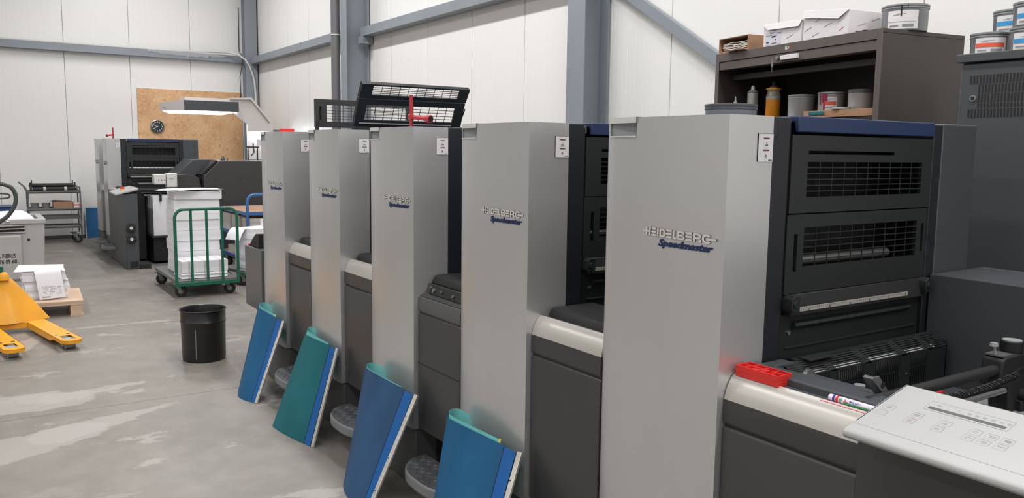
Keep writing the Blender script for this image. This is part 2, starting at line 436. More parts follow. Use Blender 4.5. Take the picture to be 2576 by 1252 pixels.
def rail(name, p0, p1, h, d, label, axis):
    t = thing(name, label, 'beam', p0)
    ln = p1[1] - p0[1] if axis == 'y' else p1[0] - p0[0]
    prof = [(0, 0), (-d, 0), (-d, h), (0, h), (0, h - 0.008), (-d + 0.008, h - 0.008), (-d + 0.008, 0.008), (0, 0.008)]
    mb = MB()
    if axis == 'y': mb.prism(prof, 'y', 0, ln)
    else:
        mb.prism([(q[0], q[1]) for q in prof], 'x', 0, ln)
    mb.build('channel', M_beam, t, bevel=0.002)
    return t
r1 = rail('wall_rail', (4.64, 10.76, 3.145), (4.64, 15.58, 3.145), 0.115, 0.15, 'grey horizontal wall rail between corner column and downpipe', 'y')
r2 = rail('wall_rail', (4.64, 5.78, 3.10), (4.64, 10.48, 3.10), 0.115, 0.15, 'grey horizontal wall rail leaving the frame at the top', 'y')
MB().box(-0.17, -0.005, 4.62, 4.74, -0.10, -0.001).build('bracket', M_beam, r2, bevel=0.003)
mb = MB()
for q in (-0.13, -0.06): MB().cyl((q, 4.615, -0.05), (q, 4.62, -0.05), 0.012, 8).build('bolt', M_steel, r2)
r3 = rail('wall_rail', (-9, 15.93, 3.17), (4.40, 15.93, 3.17), 0.125, 0.14, 'long grey rail across the far wall with cable lying on it', 'x')
# brace
d0, d1 = Vector((4.60, 5.30, 2.93)), Vector((4.60, 2.05, 0.95))
t = thing('diagonal_brace', 'grey flat diagonal brace running down to the brown cabinet', 'brace', d0)
dv = d1 - d0; L_ = dv.length; ang = math.atan2(dv.z, dv.y)
mb = MB(Matrix.Rotation(ang, 4, 'X')); mb.box(-0.025, 0.025, -0.5, L_, -0.045, 0.045); mb.build('bar', M_beam, t, bevel=0.003)

# downpipe
t = thing('downpipe', 'dark grey round downpipe with a white clip beside the column', 'pipe', (4.28, 10.85, 0))
MB().cyl((0, 0, 0), (0, 0, ZC - 0.002), 0.062, 24).build('pipe', M_pipe, t, smooth=40)
MB().lathe([(0.063, 0), (0.069, 0.002), (0.069, 0.016), (0.063, 0.018), (0.063, 0)], (0, 0, 3.13), 24).box(-0.004, 0.02, -0.075, -0.062, 3.135, 3.145).build('clip', M_cable, t, smooth=40)

# chipboard on far wall
o = MB().box(2.568, 4.40, YW - 0.02, YW - 0.001, 0.0, 2.625).build('chipboard_panel', M_osb)
tag(o, 'large bare chipboard panel fixed on the far wall behind the clock', 'board')
# cable and film
pts = [(-2, 15.86, 3.305), (2.2, 15.86, 3.305), (3.3, 15.85, 3.31), (3.8, 15.80, 3.335), (4.10, 15.70, 3.335), (4.26, 15.60, 3.30), (4.38, 15.575, 3.22), (4.46, 15.57, 3.10), (4.515, 15.57, 2.95), (4.545, 15.57, 2.8), (4.56, 15.575, 2.6), (4.565, 15.58, 2.2), (4.575, 15.58, 1.5)]
o = MB().tube(pts, 0.018, 8).build('cable', M_cable, smooth=60)
tag(o, 'thick white cable curving down the corner column from the far rail', 'cable')
pts = [(4.375, 15.925, 4.2), (4.37, 15.925, 3.4), (4.38, 15.77, 3.3), (4.375, 15.78, 3.1), (4.37, 15.91, 2.9), (4.38, 15.91, 2.6), (4.36, 15.915, 2.4)]
tag(MB().tube(pts, 0.006, 6).build('cable', M_ink, smooth=60), 'thin dark wire hanging at the right edge of the chipboard', 'cable')
random.seed(3)
rows = []
for i in range(26):
    x = 2.75 + i * 0.055
    e = math.sin(PI * i / 25)
    rows.append([(x, 15.80 + random.uniform(-.008, .008), 3.315 + 0.01 * random.random()), (x, 15.775 + random.uniform(-.008, .008), 3.30 + random.uniform(-.012, .012)),
                 (x + random.uniform(-.02, .02), 15.77 + random.uniform(-.01, .005), 3.27 - 0.03 * e + random.uniform(-.02, .02)), (x + random.uniform(-.02, .02), 15.77 + random.uniform(-.01, .01), 3.265 - 0.075 * e * random.uniform(.2, 1))])
tag(MB().sheet(rows).build('plastic_film', M_film, smooth=70), 'crumpled clear plastic film draped over the far wall rail', 'film')

# clock
t = thing('wall_clock', 'round black-faced wall clock with silver rim on chipboard', 'clock', (2.883, YW - 0.021, 1.957))
MB(RX.to_4x4() if False else Matrix.Rotation(PI / 2, 4, 'X')).lathe([(0.0, 0.0), (0.108, 0.0), (0.118, 0.01), (0.118, 0.035), (0.106, 0.04), (0.102, 0.03)], (0, 0, 0), 40).build('rim', M_steel, t, smooth=40)
MB(Matrix.Rotation(PI / 2, 4, 'X')).lathe([(0, 0.028), (0.104, 0.028)], (0, 0, 0), 40).build('dial', M_ink, t)
mb = MB()
for h, (dx, dz) in enumerate([(math.sin(2 * PI * k / 12), math.cos(2 * PI * k / 12)) for k in range(1, 13)]):
    text_geo(mb, str(h + 1), 0.034, RY, (dx * 0.08, -0.029, dz * 0.08 - 0.012), align='CENTER', bold=0.001)
mb.build('numerals', M_white, t)
for nm, a, l_, w in (('hour_hand', math.radians(285), 0.05, 0.008), ('minute_hand', math.radians(235), 0.075, 0.006)):
    m4 = Matrix.Translation((0, -0.031, 0)) @ Matrix.Rotation(a, 4, 'Y')
    MB(m4).box(-w / 2, w / 2, -0.001, 0.001, -0.015, l_).build(nm, M_white, t)

# ---------------------------------------------------------------- printing press units
def arc_strip(cx, cy, rx, ry, a0, a1, t, n=14):
    pts = []
    for i in range(n + 1):
        a = math.radians(a0 + (a1 - a0) * i / n); pts.append((cx + rx * math.cos(a), cy + ry * math.sin(a)))
    for i in range(n, -1, -1):
        a = math.radians(a0 + (a1 - a0) * i / n); pts.append((cx + (rx - t) * math.cos(a), cy + (ry - t) * math.sin(a)))
    return pts

def word_polys():
    """raised maker's lettering, 100 units high; the E is three bars, the H and G carry long cross bars"""
    P = []
    R = lambda x0, x1, y0, y1: P.append([(x0, y0), (x1, y0), (x1, y1), (x0, y1)])
    k = 100 / 185.0
    X = lambda px: (px - 475) * k
    x0, x1 = X(545), X(665)
    R(x0, x0 + 22, 0, 100); R(x1 - 22, x1, 0, 100); R(0, x0 - .1, 38, 61); R(x0 + 22.1, x1 - 22.1, 38, 61)
    for a, b in ((680, 795), (1015, 1142), (1430, 1566)):
        for y in (0, 38, 77): R(X(a), X(b), y, y + 23)
    R(X(808), X(850), 0, 100)
    a, b = X(864), X(1012)                                            # D
    R(a, a + 22, 0, 100); R(a + 22.1, a + 42, 0, 22); R(a + 22.1, a + 42, 78, 100)
    P.append(arc_strip(a + 42.1, 50, b - a - 42, 50, -90, 90, 22))
    a, b = X(1158), X(1245); R(a, a + 22, 0, 100); R(a + 22.1, b, 0, 22)      # L
    a, b = X(1264), X(1420)                                           # B
    R(a, a + 22, 0, 100)
    for y in (0, 39, 78): R(a + 22.1, a + 55, y, y + 22)
    P.append(arc_strip(a + 55.1, 30.5, b - a - 55, 30.5, -90, 84, 22)); P.append(arc_strip(a + 55.1, 69.5, b - a - 58, 30.5, -84, 90, 22))
    a, b = X(1588), X(1750)                                           # R
    R(a, a + 22, 0, 100); R(a + 22.1, a + 52, 78, 100); R(a + 22.1, a + 52, 34, 56)
    P.append(arc_strip(a + 52.1, 67, b - a - 54, 33, -90, 90, 22)); R(b - 24, b, 0, 30); P.append([(b - 24, 30.1), (b, 30.1), (b - 8, 36), (b - 34, 36)])
    a = X(1860)                                                       # G
    P.append(arc_strip(a, 50, 52, 54, 42, 318, 23, 24)); R(a - 2, X(2038), 38, 61)
    return P
WORD = word_polys()

def surf(u):
    for (a, va), (b, vb) in zip(FRONT[:-1], FRONT[1:]):
        if a <= u <= b and b > a: return va + (vb - va) * (u - a) / (b - a)
    return 0.0

def lettering(parent, y_left, x, z0, s=0.0245):
    """on a face looking to -X; reading direction is -Y"""
    L = len(range(0)); tot = (2040 - 475) / 185.0
    ky = 0.283 / (tot * 100); kz = s / 100
    mb = MB()
    for p in WORD:
        mb.prism([(y_left - a * ky, z0 + b * kz - 0.004 * (a * ky) / 0.283) for a, b in p], 'x', -0.0035, 0.002)
    mb.v = [(X0 + surf(v[1]) + v[0], v[1], v[2]) for v in mb.v]
    o = mb.build('lettering', [M_trimw, M_lettershade], parent)
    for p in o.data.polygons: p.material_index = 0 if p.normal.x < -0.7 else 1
    return o

FRONT = [(0.0, 0.0), (0.06, -0.004), (0.13, -0.007), (0.20, -0.0085), (0.26, -0.009), (0.32, -0.008), (0.352, -0.007), (0.38, -0.0055), (0.42, -0.002), (0.46, 0.003), (0.492, 0.009), (0.505, 0.014), (0.515, 0.022), (0.521, 0.034), (0.523, 0.055), (0.523, 0.12), (0.523, 0.20)]
X0 = 1.684
PROFILE_TRIM = [(0.023, 0.928), (0.026, 0.94), (0.032, 0.958), (0.042, 0.976), (0.054, 0.990), (0.066, 0.9955), (0.060, 0.9845), (0.048, 0.970), (0.038, 0.953), (0.032, 0.938), (0.030, 0.928)]
HALF_B = lambda z: z

def front_cover(parent):
    zs = [0.292, 0.6, 0.95, 1.3, 1.65, 1.692, 1.705]
    mb = MB()
    vs = []; n = len(FRONT)
    for z in zs: vs += [(X0 + v, u, z) for u, v in FRONT]
    fs = []
    i0, i1 = 6, 10                                                    # recess between u=.352 and u=.492
    for j in range(len(zs) - 1):
        for i in range(n - 1):
            if j == 4 and i0 <= i < i1: continue
            fs.append((j * n + i, j * n + i + 1, (j + 1) * n + i + 1, (j + 1) * n + i))
    mb.add(vs, fs)
    # side face looking to -Y and the top
    mb.add([(X0, 0, 0.292), (X0 + 0.178, 0, 0.292), (X0 + 0.178, 0, 1.705), (X0, 0, 1.705)], [(0, 1, 2, 3)])
    top = [(X0 + v, u, 1.705) for u, v in FRONT] + [(X0 + 0.178, 0.523, 1.705), (X0 + 0.178, 0, 1.705)]
    mb.add(top, [tuple(range(len(top)))])
    bot = [(X0 + v, u, 0.292) for u, v in FRONT] + [(X0 + 0.178, 0.523, 0.292), (X0 + 0.178, 0, 0.292)]
    mb.add(bot, [tuple(range(len(bot)))[::-1]])
    # back sheet closes the shell, pocket of the handle recess
    mb.add([(X0 + 0.178, 0, 0.292), (X0 + 0.178, 0.523, 0.292), (X0 + 0.178, 0.523, 1.705), (X0 + 0.178, 0, 1.705)], [(0, 3, 2, 1)])
    import bmesh
    me = bpy.data.meshes.new('tower_cover'); me.from_pydata([tuple(p) for p in mb.v], [], mb.f)
    bm = bmesh.new(); bm.from_mesh(me); bmesh.ops.remove_doubles(bm, verts=bm.verts, dist=0.0004); bm.to_mesh(me); bm.free()
    for p in me.polygons: p.use_smooth = True
    me.set_sharp_from_angle(angle=math.radians(24))
    me.materials.append(M_silver)
    o = bpy.data.objects.new('tower_cover', me); COL.objects.link(o); o.parent = parent
    b = o.modifiers.new('bevel', 'BEVEL'); b.width = 0.004; b.segments = 2; b.limit_method = 'ANGLE'; b.angle_limit = math.radians(40)
    g = FRONT
    pv = [(X0 + v, u, z) for z in (1.65, 1.692) for u, v in FRONT[i0:i1 + 1]]
    k = i1 - i0 + 1
    bk = [(X0 + 0.016, u, z) for z in (1.65, 1.692) for u, v in FRONT[i0:i1 + 1]]
    f = [(i, i + 1, 2 * k + i + 1, 2 * k + i) for i in range(k - 1)] + [(k + i, k + i + 1, 3 * k + i + 1, 3 * k + i) for i in range(k - 1)]
    f += [(0, k, 3 * k, 2 * k), (k - 1, 2 * k - 1, 4 * k - 1, 3 * k - 1)] + [(2 * k + i, 2 * k + i + 1, 3 * k + i + 1, 3 * k + i) for i in range(k - 1)]
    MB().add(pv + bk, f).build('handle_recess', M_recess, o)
    rows = [[(X0 + v - 0.004, u, z) for u, v in FRONT[i0:i1 + 1]] for z in (1.689, 1.7065)]
    lip = MB().sheet(rows)
    lip.add([(X0 + v - 0.004, u, 1.7065) for u, v in FRONT[i0:i1 + 1]] + [(X0 + 0.05, u, 1.7065) for u, v in FRONT[i0:i1 + 1]][::-1], [tuple(range(2 * k))])
    lip.add([(X0 + v - 0.004, u, 1.689) for u, v in FRONT[i0:i1 + 1]] + [(X0 + 0.014, u, 1.689) for u, v in FRONT[i0:i1 + 1]][::-1], [tuple(range(2 * k))])
    lip.build('handle_lip', M_cap, o)
    MB().sheet([[(X0 + v - 0.0025, u, z) for u, v in FRONT[i0:i1 + 1]] for z in (1.6465, 1.6505)], -0.002).build('recess_edge', M_cap, o)
    return o

def guard_door(name, parent, x0, x1, z0, z1, gx0, gx1, gz0, gz1, cols, rws, M=None, slots=(), thin=None, mate=None):
    """sheet guard in the plane Y=0 (local), with a real barred opening"""
    t = 0.012; mb = MB(M)
    holes = [(gx0, gx1, gz0, gz1)] + list(slots) + ([thin] if thin else [])
    xs = sorted({x0, x1} | {h[0] for h in holes} | {h[1] for h in holes}); zs = sorted({z0, z1} | {h[2] for h in holes} | {h[3] for h in holes})
    # merge rectangles row by row
    for za, zb in zip(zs[:-1], zs[1:]):
        run = None
        for xa, xb in zip(xs[:-1], xs[1:]):
            cxm, czm = (xa + xb) / 2, (za + zb) / 2
            solid = not any(h[0] < cxm < h[1] and h[2] < czm < h[3] for h in holes)
            if solid: run = [run[0], xb] if run else [xa, xb]
            else:
                if run: mb.box(run[0], run[1], 0, t, za, zb)
                run = None
        if run: mb.box(run[0], run[1], 0, t, za, zb)
    w = 0.0028
    for i in range(1, cols):
        x = gx0 + (gx1 - gx0) * i / cols; mb.box(x - w / 2, x + w / 2, 0.001, 0.0035, gz0, gz1)
    for i in range(1, rws):
        z = gz0 + (gz1 - gz0) * i / rws; mb.box(gx0, gx1, 0.0002, 0.003, z - w / 2, z + w / 2)
    # folded rim
    mb.box(x0, x1, 0.012, 0.03, z0, z0 + 0.004).box(x0, x1, 0.012, 0.03, z1 - 0.004, z1).box(x0, x0 + 0.004, 0.012, 0.03, z0, z1).box(x1 - 0.004, x1, 0.012, 0.03, z0, z1)
    return mb.build(name, mate or M_guard, parent)

def notice(parent, x0, x1, z0, z1):
    o = MB().box(x0, x1, -0.0025, 0.0, z0, z1).build('notice_label', M_label, parent)
    m = MB(); w = x1 - x0; h = z1 - z0
    m.box(x0, x1, -0.0022, 0.0001, z1, z1 + 0.0012).box(x0 - 0.0012, x0, -0.0022, 0.0001, z0, z1 + 0.0012)
    c = x0 + w * 0.53
    for q, zc in ((0.80, 0), (0.37, 0)):
        z = z0 + h * q
        m.cyl((c, -0.0028, z - 0.010), (c, -0.0026, z - 0.010), 0.0015, 8)
    z = z0 + h * 0.80
    text_geo(m, 'AAA', 0.0075, RY, (c, -0.0029, z - 0.0185), align='CENTER', bold=0.0002)
    m.box(c - 0.009, c + 0.009, -0.0029, -0.0026, z - 0.0235, z - 0.0230)
    z = z0 + h * 0.37
    text_geo(m, 'e', 0.020, RY, (c - 0.001, -0.0029, z - 0.0185), align='CENTER')
    m.box(x1 - 0.018, x1 - 0.004, -0.0029, -0.0026, z0 + 0.003, z0 + 0.005)
    m.build('print', M_ink, o)
    m = MB()
    for q in (0.84, 0.41):
        z = z0 + h * q; m.box(c - 0.012, c + 0.012, -0.003, -0.0026, z - 0.002, z + 0.002)
    m.build('purple_bar', M_purple, o)
    return o

def foot_step(parent, yc, hl=0.25):
    xf, xb, z = 1.515, 1.70, 0.205
    out = []
    n = 12
    for i in range(n + 1):
        a = PI / 2 + PI / 2 * i / n
        out.append((xf + 0.16 + 0.16 * math.cos(a), yc + hl - 0.22 + 0.22 * math.sin(a)))
    for i in range(n + 1):
        a = PI + PI / 2 * i / n
        out.append((xf + 0.16 + 0.16 * math.cos(a), yc - hl + 0.22 + 0.22 * math.sin(a)))
    poly = [(xb, yc + hl)] + out + [(xb, yc - hl)]
    o = MB().prism(poly, 'z', z - 0.055, z - 0.001).build('foot_step', M_treadr, parent, bevel=0.012, seg=3)
    c = (1.61, yc)
    pl = [(c[0] + (p[0] - c[0]) * 0.93, c[1] + (p[1] - c[1]) * 0.97) for p in poly]
    m = MB().prism(pl, 'z', z - 0.003, z + 0.0005)
    random.seed(5)
    k = 0
    y = yc - hl + 0.04
    while y < yc + hl - 0.02:
        x = 1.535 + (0.016 if k % 2 else 0)
        while x < 1.69:
            a = (0.7 if (int(round(x / 0.032)) + k) % 2 else -0.7)
            ok = True
            for sgn in (1, -1):
                cy = yc + sgn * (hl - 0.22)
                if sgn * (y - cy) > 0 and ((x - xf - 0.16) / 0.145) ** 2 + ((y - cy) / 0.20) ** 2 > 1 and x < xf + 0.16: ok = False
            if ok:
                mm = Matrix.Translation((x, y, z)) @ Matrix.Rotation(a, 4, 'Z')
                m2 = MB(mm); m2.lathe([(0.0, 0.0032), (0.007, 0.0026), (0.011, 0.0)], (0, 0, 0), 8, sx=1.15, sy=0.36); m.add(m2.v, m2.f)
            x += 0.032
        y += 0.030; k += 1
    m.build('tread_plate', M_tread, o)
    return o

def gap_cover(parent, y1, y0, kind='trim', pad=True):
    """low housing in front of the gap, from y1 (far) down to y0 (near), local Y"""
    xb = X0 + 0.021
    m = MB()
    m.prism([(xb + 0.10, 0.285), (xb, 0.30), (xb, 0.842), (xb + 0.006, 0.852), (xb + 0.02, 0.852), (xb + 0.10, 0.852)], 'y', y0, y1)
    o = m.build('lower_cover', M_dark, parent, bevel=0.004)
    if kind != 'trim':
        MB().box(xb - 0.0006, xb + 0.001, y0 + 0.001, y1 - 0.001, 0.613, 0.617).build('panel_joint', M_black, o)
    m = MB().prism([(xb + 0.012, 0.850), (xb + 0.10, 0.850), (xb + 0.10, 0.928), (xb + 0.003, 0.928), (xb + 0.001, 0.918), (xb, 0.868), (xb + 0.004, 0.860)], 'y', y0, y1)
    m.build('band', M_dark if kind == 'trim' else M_kick, parent, bevel=0.002)
    if kind == 'trim':
        m = MB().prism([(X0 + a, b) for a, b in PROFILE_TRIM], 'y', y0, y1)
        m.build('trim_strip', M_trim, parent, smooth=45)
        m = MB().prism([(X0 + 0.031, 0.93), (X0 + 0.04, 0.955), (X0 + 0.062, 0.984), (X0 + 0.066, 0.992), (X0 + 0.26, 0.992), (X0 + 0.26, 0.93)], 'y', y0, y1)
        m.build('counter', M_grey, parent, bevel=0.002)
    else:
        # trim taken off: the sloping holder with its bolts is bare
        m = MB().prism([(X0 + 0.030, 0.93), (X0 + 0.060, 0.946), (X0 + 0.075, 0.985), (X0 + 0.26, 0.985), (X0 + 0.26, 0.93)], 'y', y0, y1)
        m.build('counter', M_dark, parent, bevel=0.002)
        o2 = MB().prism([(X0 + 0.052, 0.946), (X0 + 0.057, 0.944), (X0 + 0.072, 0.983), (X0 + 0.067, 0.985)], 'y', y0, y1 - 0.045).build('bolt_plate', M_rubber, parent)
        for yy, zz, r in ((y1 - 0.06, 0.972, 0.005), (y1 - 0.09, 0.962, 0.010), (y1 - 0.165, 0.966, 0.006), (y1 - 0.27, 0.962, 0.006)):
            MB().cyl((X0 + 0.052 + (zz - 0.944) * .36 - 0.008, yy, zz + .003), (X0 + 0.062 + (zz - 0.944) * .36, yy, zz), r, 12).build('bolt', M_steel, o2)
    if pad:
        MB().prism([(X0 + 0.085, 0.992), (X0 + 0.10, 1.018), (X0 + 0.115, 1.024), (X0 + 0.30, 1.024), (X0 + 0.30, 0.985), (X0 + 0.085, 0.985)], 'y', y0, y1 - 0.012).build('rubber_pad', M_rubber, parent, bevel=0.004)

def roller(parent, y, z, r, m=None, x0=1.95, x1=2.66):
    return MB().cyl((x0, y, z), (x1, y, z), r, 28).build('roller', m or M_chrome, parent, smooth=40)

def make_unit(y0, label, group, kind='trim', gap=0.41, raised=None, step=True, name='printing_unit', bright=False):
    t = thing(name, label, 'printing press unit', (0, y0, 0), 0, group)
    cov = front_cover(t)
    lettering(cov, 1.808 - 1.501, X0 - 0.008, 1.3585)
    m = MB(); text_geo(m, 'Speedmaster', 0.028, RX, (0.0, 1.742 - 1.501, 1.3315), width=0.206, bold=0.0010, shear=0.28, depth=0.0026)
    m.v = [(X0 + surf(v[1]) + v[0], v[1], v[2]) for v in m.v]
    m.build('model_lettering', M_navy, cov)
    notice(cov, 1.800, 1.8605, 1.580, 1.656)
    MB().box(X0 + 0.014, X0 + 0.17, 0.012, 0.50, 0.0, 0.285).build('kick_plate', M_kick, t, bevel=0.006)  # mid-grey plate, colour darkened for the shade it sits in
    MB().box(1.8622, 1.9345, 0.0, 0.51, 0.3, 1.704).build('side_post', M_post, t, bevel=0.003)
    # frame of the unit behind the guards
    m = MB().box(1.94, 2.70, 0.16, 0.51, 0.03, 1.690).box(1.9355, 1.944, 0.006, 0.51, 0.3, 1.69).box(2.672, 2.7, 0.01, 0.16, 0.3, 1.69)
    m.box(1.945, 2.672, 0.03, 0.16, 0.40, 1.0)
    m.build('frame', M_black, t)
    MB().box(2.6745, 2.727, 0.002, 0.50, 0.3, 1.704).build('drive_side_post', M_post, t, bevel=0.003)
    MB().box(2.728, 2.945, 0.002, 0.51, 0.0, 1.709).build('drive_side_cover', M_grey, t, bevel=0.005)
    MB().prism([(-0.004, 1.664), (-0.004, 1.709), (0.50, 1.709), (0.50, 1.692), (0.012, 1.692), (0.008, 1.664)], 'x', 1.966, 2.667).build('top_panel', M_blue, t, bevel=0.003)
    mm = MB().box(1.945, 1.962, 0.02, 0.03, 1.67, 1.70); mm.box(1.945, 1.962, 0.04, 0.05, 1.664, 1.668)
    mm.build('hinge', M_steel, t)
    args_u = (1.946, 2.668, 1.4325, 1.656, 2.020, 2.612, 1.478, 1.580, 10, 6)
    args_l = (1.942, 2.664, 1.198, 1.4285, 2.020, 2.605, 1.274, 1.390, 10, 6)
    if not raised:
        guard_door('guard_door', t, *args_u, thin=(2.022, 2.45, 1.602, 1.612))
        g = guard_door('guard_door', t, *args_l, slots=((1.976, 1.992, 1.262, 1.372), (2.632, 2.646, 1.285, 1.38)))
    elif raised == 'upright':
        M = Matrix.Translation((0.0, 0.105, 1.742 - 1.198)) @ Matrix.Identity(4)
        # whole lower guard lifted, seen from in front
        a = (1.942, 2.664, 1.198, 1.382, 2.020, 2.605, 1.236, 1.345, 10, 6)
        g = guard_door('raised_guard', t, *a, slots=((1.966, 1.982, 1.245, 1.335),), M=M, mate=M_dark)
        MB(M).box(1.962, 1.986, 0.0125, 0.02, 1.24, 1.34).build('handle_slot', M_black, g)
        MB().box(1.945, 1.96, 0.09, 0.13, 1.706, 1.78).build('hinge_arm', M_guard, t)
    else:
        # two linked guards folded up and leaning forward
        def lean(p0, p1, zlo):
            (ya, za), (yb, zb) = p0, p1
            a = math.atan2(-(yb - ya), zb - za)
            return Matrix.Translation((0, ya, za)) @ Matrix.Rotation(a, 4, 'X') @ Matrix.Translation((0, 0, -zlo))
        M1 = lean((0.41, 1.734), (0.33, 1.896), 1.2)
        guard_door('raised_guard', t, 1.942, 2.668, 1.2, 1.378, 2.0, 2.605, 1.245, 1.345, 10, 5, M=M1)
        M2 = lean((0.325, 1.898), (0.27, 1.978), 1.4)
        guard_door('raised_guard', t, 1.942, 2.668, 1.4, 1.497, 2.015, 2.60, 1.425, 1.487, 10, 5, M=M2)
        m = MB().cyl((1.97, 0.40, 1.755), (2.6, 0.40, 1.755), 0.006, 10)
        m.build('guard_rod', M_steel, t)
        MB().box(1.942, 2.668, 0.40, 0.44, 1.70, 1.735).build('guard_hinge', M_guard, t)
        MB().tube([(2.665, 0.33, 1.86), (2.68, 0.40, 1.80), (2.672, 0.42, 1.712)], 0.004, 6).build('stay', M_guard, t)
    roller(t, 0.052, 1.284, 0.015, M_rollerl if bright else M_steel, x1=2.66 if bright else 2.52); roller(t, 0.085, 1.588, 0.006, M_steel, x1=2.3)
    # below the guards
    MB().prism([(-0.018, 1.135), (-0.002, 1.196), (0.02, 1.196), (0.02, 1.135)], 'x', 1.96, 2.655).build('safety_bar', M_rubber, t, bevel=0.003)
    for xx in (1.958, 2.648):
        MB().prism([(xx - 0.018, 1.165), (xx - 0.014, 1.188), (xx - 0.004, 1.198), (xx + 0.02, 1.196), (xx + 0.02, 1.150), (xx - 0.012, 1.150)], 'y', -0.032, 0.01).cyl((xx, -0.036, 1.172), (xx, -0.03, 1.172), 0.010, 16).build('end_bracket', M_guard, t, bevel=0.001)
    o = MB().box(1.967, 2.537, -0.062 + 0.035, -0.021, 1.149, 1.161).build('ruler', M_trim, t)
    m = MB()
    for i in range(0, 57): m.box(1.972 + i * 0.01, 1.9727 + i * 0.01, -0.0275, -0.0265, 1.156 if i % 5 else 1.153, 1.1605)
    for i in range(0, 6): text_geo(m, str(50 - i * 10), 0.009, RY, (2.02 + i * 0.1, -0.0276, 1.1498))
    m.build('ruler_marks', M_ink, o)
    m = MB().prism([(0.012, 1.0), (0.012, 1.135), (0.02, 1.135), (0.02, 1.0)], 'x', 1.945, 2.668)
    m.prism([(0.012, 1.085), (-0.006, 1.10), (-0.002, 1.108), (0.012, 1.112)], 'x', 2.0, 2.60).prism([(0.012, 1.03), (0.004, 1.034), (0.012, 1.038)], 'x', 1.97, 2.65)
    m.build('apron_plate', M_guard, t)
    for xx, zz in ((1.985, 1.08), (2.60, 1.105)):
        MB().cyl((xx, 0.006, zz), (xx, 0.0125, zz), 0.006, 12).build('screw', M_steel, t)
    if gap:
        gap_cover(t, -0.0015, -gap, kind)
        MB().box(X0 + 0.12, X0 + 0.25, -gap, 0, 0.03, 0.27).build('base_beam', M_rubber, t)
        MB().box(1.95, 2.90, -gap, -0.002, 0.03, 0.94).build('link_housing', M_black, t)
        if step: foot_step(t, -0.345)
    return t

YS = [1.501, 2.428, 3.345, 4.240, 5.185]
GRP = 'printing units of the near press'
make_unit(YS[4], 'farthest printing unit of the near press, with the red-handled cutter on top', GRP, raised='upright', gap=0.415)
make_unit(YS[3], 'fourth printing unit from the front, with two folded-up barred guards on top', GRP, raised='folded', gap=0.37)
make_unit(YS[2], 'middle printing unit, carrying the red T-handled spanner on top', GRP, kind='bare', gap=0.39)
make_unit(YS[1], 'second printing unit from the front, with the nearest blue blanket leaning against it', GRP, gap=0.40)
u5 = make_unit(YS[0], 'nearest printing unit, widest in view, beside the red tray', GRP, gap=0, step=False)
GRP2 = 'printing units of the far press'
make_unit(13.10, 'front printing unit of the far press, facing us with its black guards', GRP2, gap=0.4, step=True, bright=True)
make_unit(14.02, 'rear printing unit of the far press, a thin strip at its left edge', GRP2, gap=0.4)
#PART3

# ---------------------------------------------------------------- front section of the near press with the control desk
t = thing('press_console_section', 'dark low front section of the near press under the white control panel', 'press section', (0, 1.501, 0))
Y = 1.501
gap_cover(t, -0.003, -0.416, 'trim', pad=False)
m = MB().prism([(1.778, 0.990), (1.779, 1.009), (1.783, 1.013), (1.85, 1.013), (1.855, 1.009), (1.855, 0.80), (1.90, 0.80), (1.90, 0.7), (1.778, 0.7)], 'y', -1.20, -0.05)
m.build('raised_rim', M_grey, t, bevel=0.002)
MB().box(1.775, 1.935, -0.055, -0.012, 0.99, 1.013).build('rim_end', M_grey, t, bevel=0.002)
MB().box(X0 + 0.012, 1.775, -1.20, -0.418, 0.0, 0.985).build('console_body', M_dark, t, bevel=0.004)
MB().box(1.86, 2.698, -1.20, -0.10, 0.55, 0.84).build('feed_table', M_grey, t, bevel=0.003)
MB().box(1.90, 2.69, -1.19, -0.03, 0.02, 0.549).build('base', M_black, t)
m = MB().box(2.42, 2.66, -0.60, -0.285, 0.845, 0.872); m.build('pale_guide_plate', M_recess, t, bevel=0.002)
MB().box(2.00, 2.40, -0.75, -0.40, 0.845, 0.86).build('guide_plate', M_greyl, t, bevel=0.002)
# low box on the drive side
MB().box(2.70, 3.05, -1.20, -0.003, 0.0, 1.205).build('drive_side_box', M_grey, t, bevel=0.004)
# slotted guard in front of the gripper area
g = MB()
zt, zb, ya, yb = 1.013, 0.845, -0.101, -0.022
g.box(1.955, 2.665, yb - 0.025, yb, zt - 0.004, zt)           # top sheet, pierced towards the front
for k in range(7):
    u = k / 7; v = (k + 0.42) / 7; p = (ya + (yb - 0.025 - ya) * u, 0.985 + (zt - 0.985) * u); q = (ya + (yb - 0.025 - ya) * v, 0.985 + (zt - 0.985) * v)
    g.prism([p, q, (q[0], q[1] - 0.002), (p[0], p[1] - 0.002)], 'x', 1.89, 2.655)
g.prism([(ya, 0.985), (yb - 0.025, zt), (yb - 0.025, zt - 0.003), (ya, 0.981)], 'x', 1.89, 1.955)
for xa_ in (2.04, 2.21, 2.40, 2.55): g.prism([(ya, 0.985), (yb - 0.025, zt), (yb - 0.025, zt - 0.003), (ya, 0.981)], 'x', xa_, xa_ + 0.03)
groups = [(1.963, 2.036, 9), (2.078, 2.203, 13), (2.263, 2.392, 13), (2.450, 2.545, 9)]
xs = 1.89
for a, b, n in groups:
    g.box(xs, a, ya, ya + 0.004, zb, 0.985); xs = b
    for k in range(n):
        xa = a + (b - a) * (k + 0.5) / n; w = (b - a) / n * 0.16
        g.box(xa - w, xa + w, ya, ya + 0.004, zb + 0.01, 0.985)
    for zz in (0.93, 0.875): g.box(a, b, ya, ya + 0.004, zz, zz + 0.006)
g.box(xs, 2.66, ya, ya + 0.004, zb, 0.985)
g.box(2.655, 2.66, ya, yb, zb, 1.0).box(1.89, 1.895, ya, yb, zb, 0.99)
sg = g.build('slotted_guard', M_guard, t)
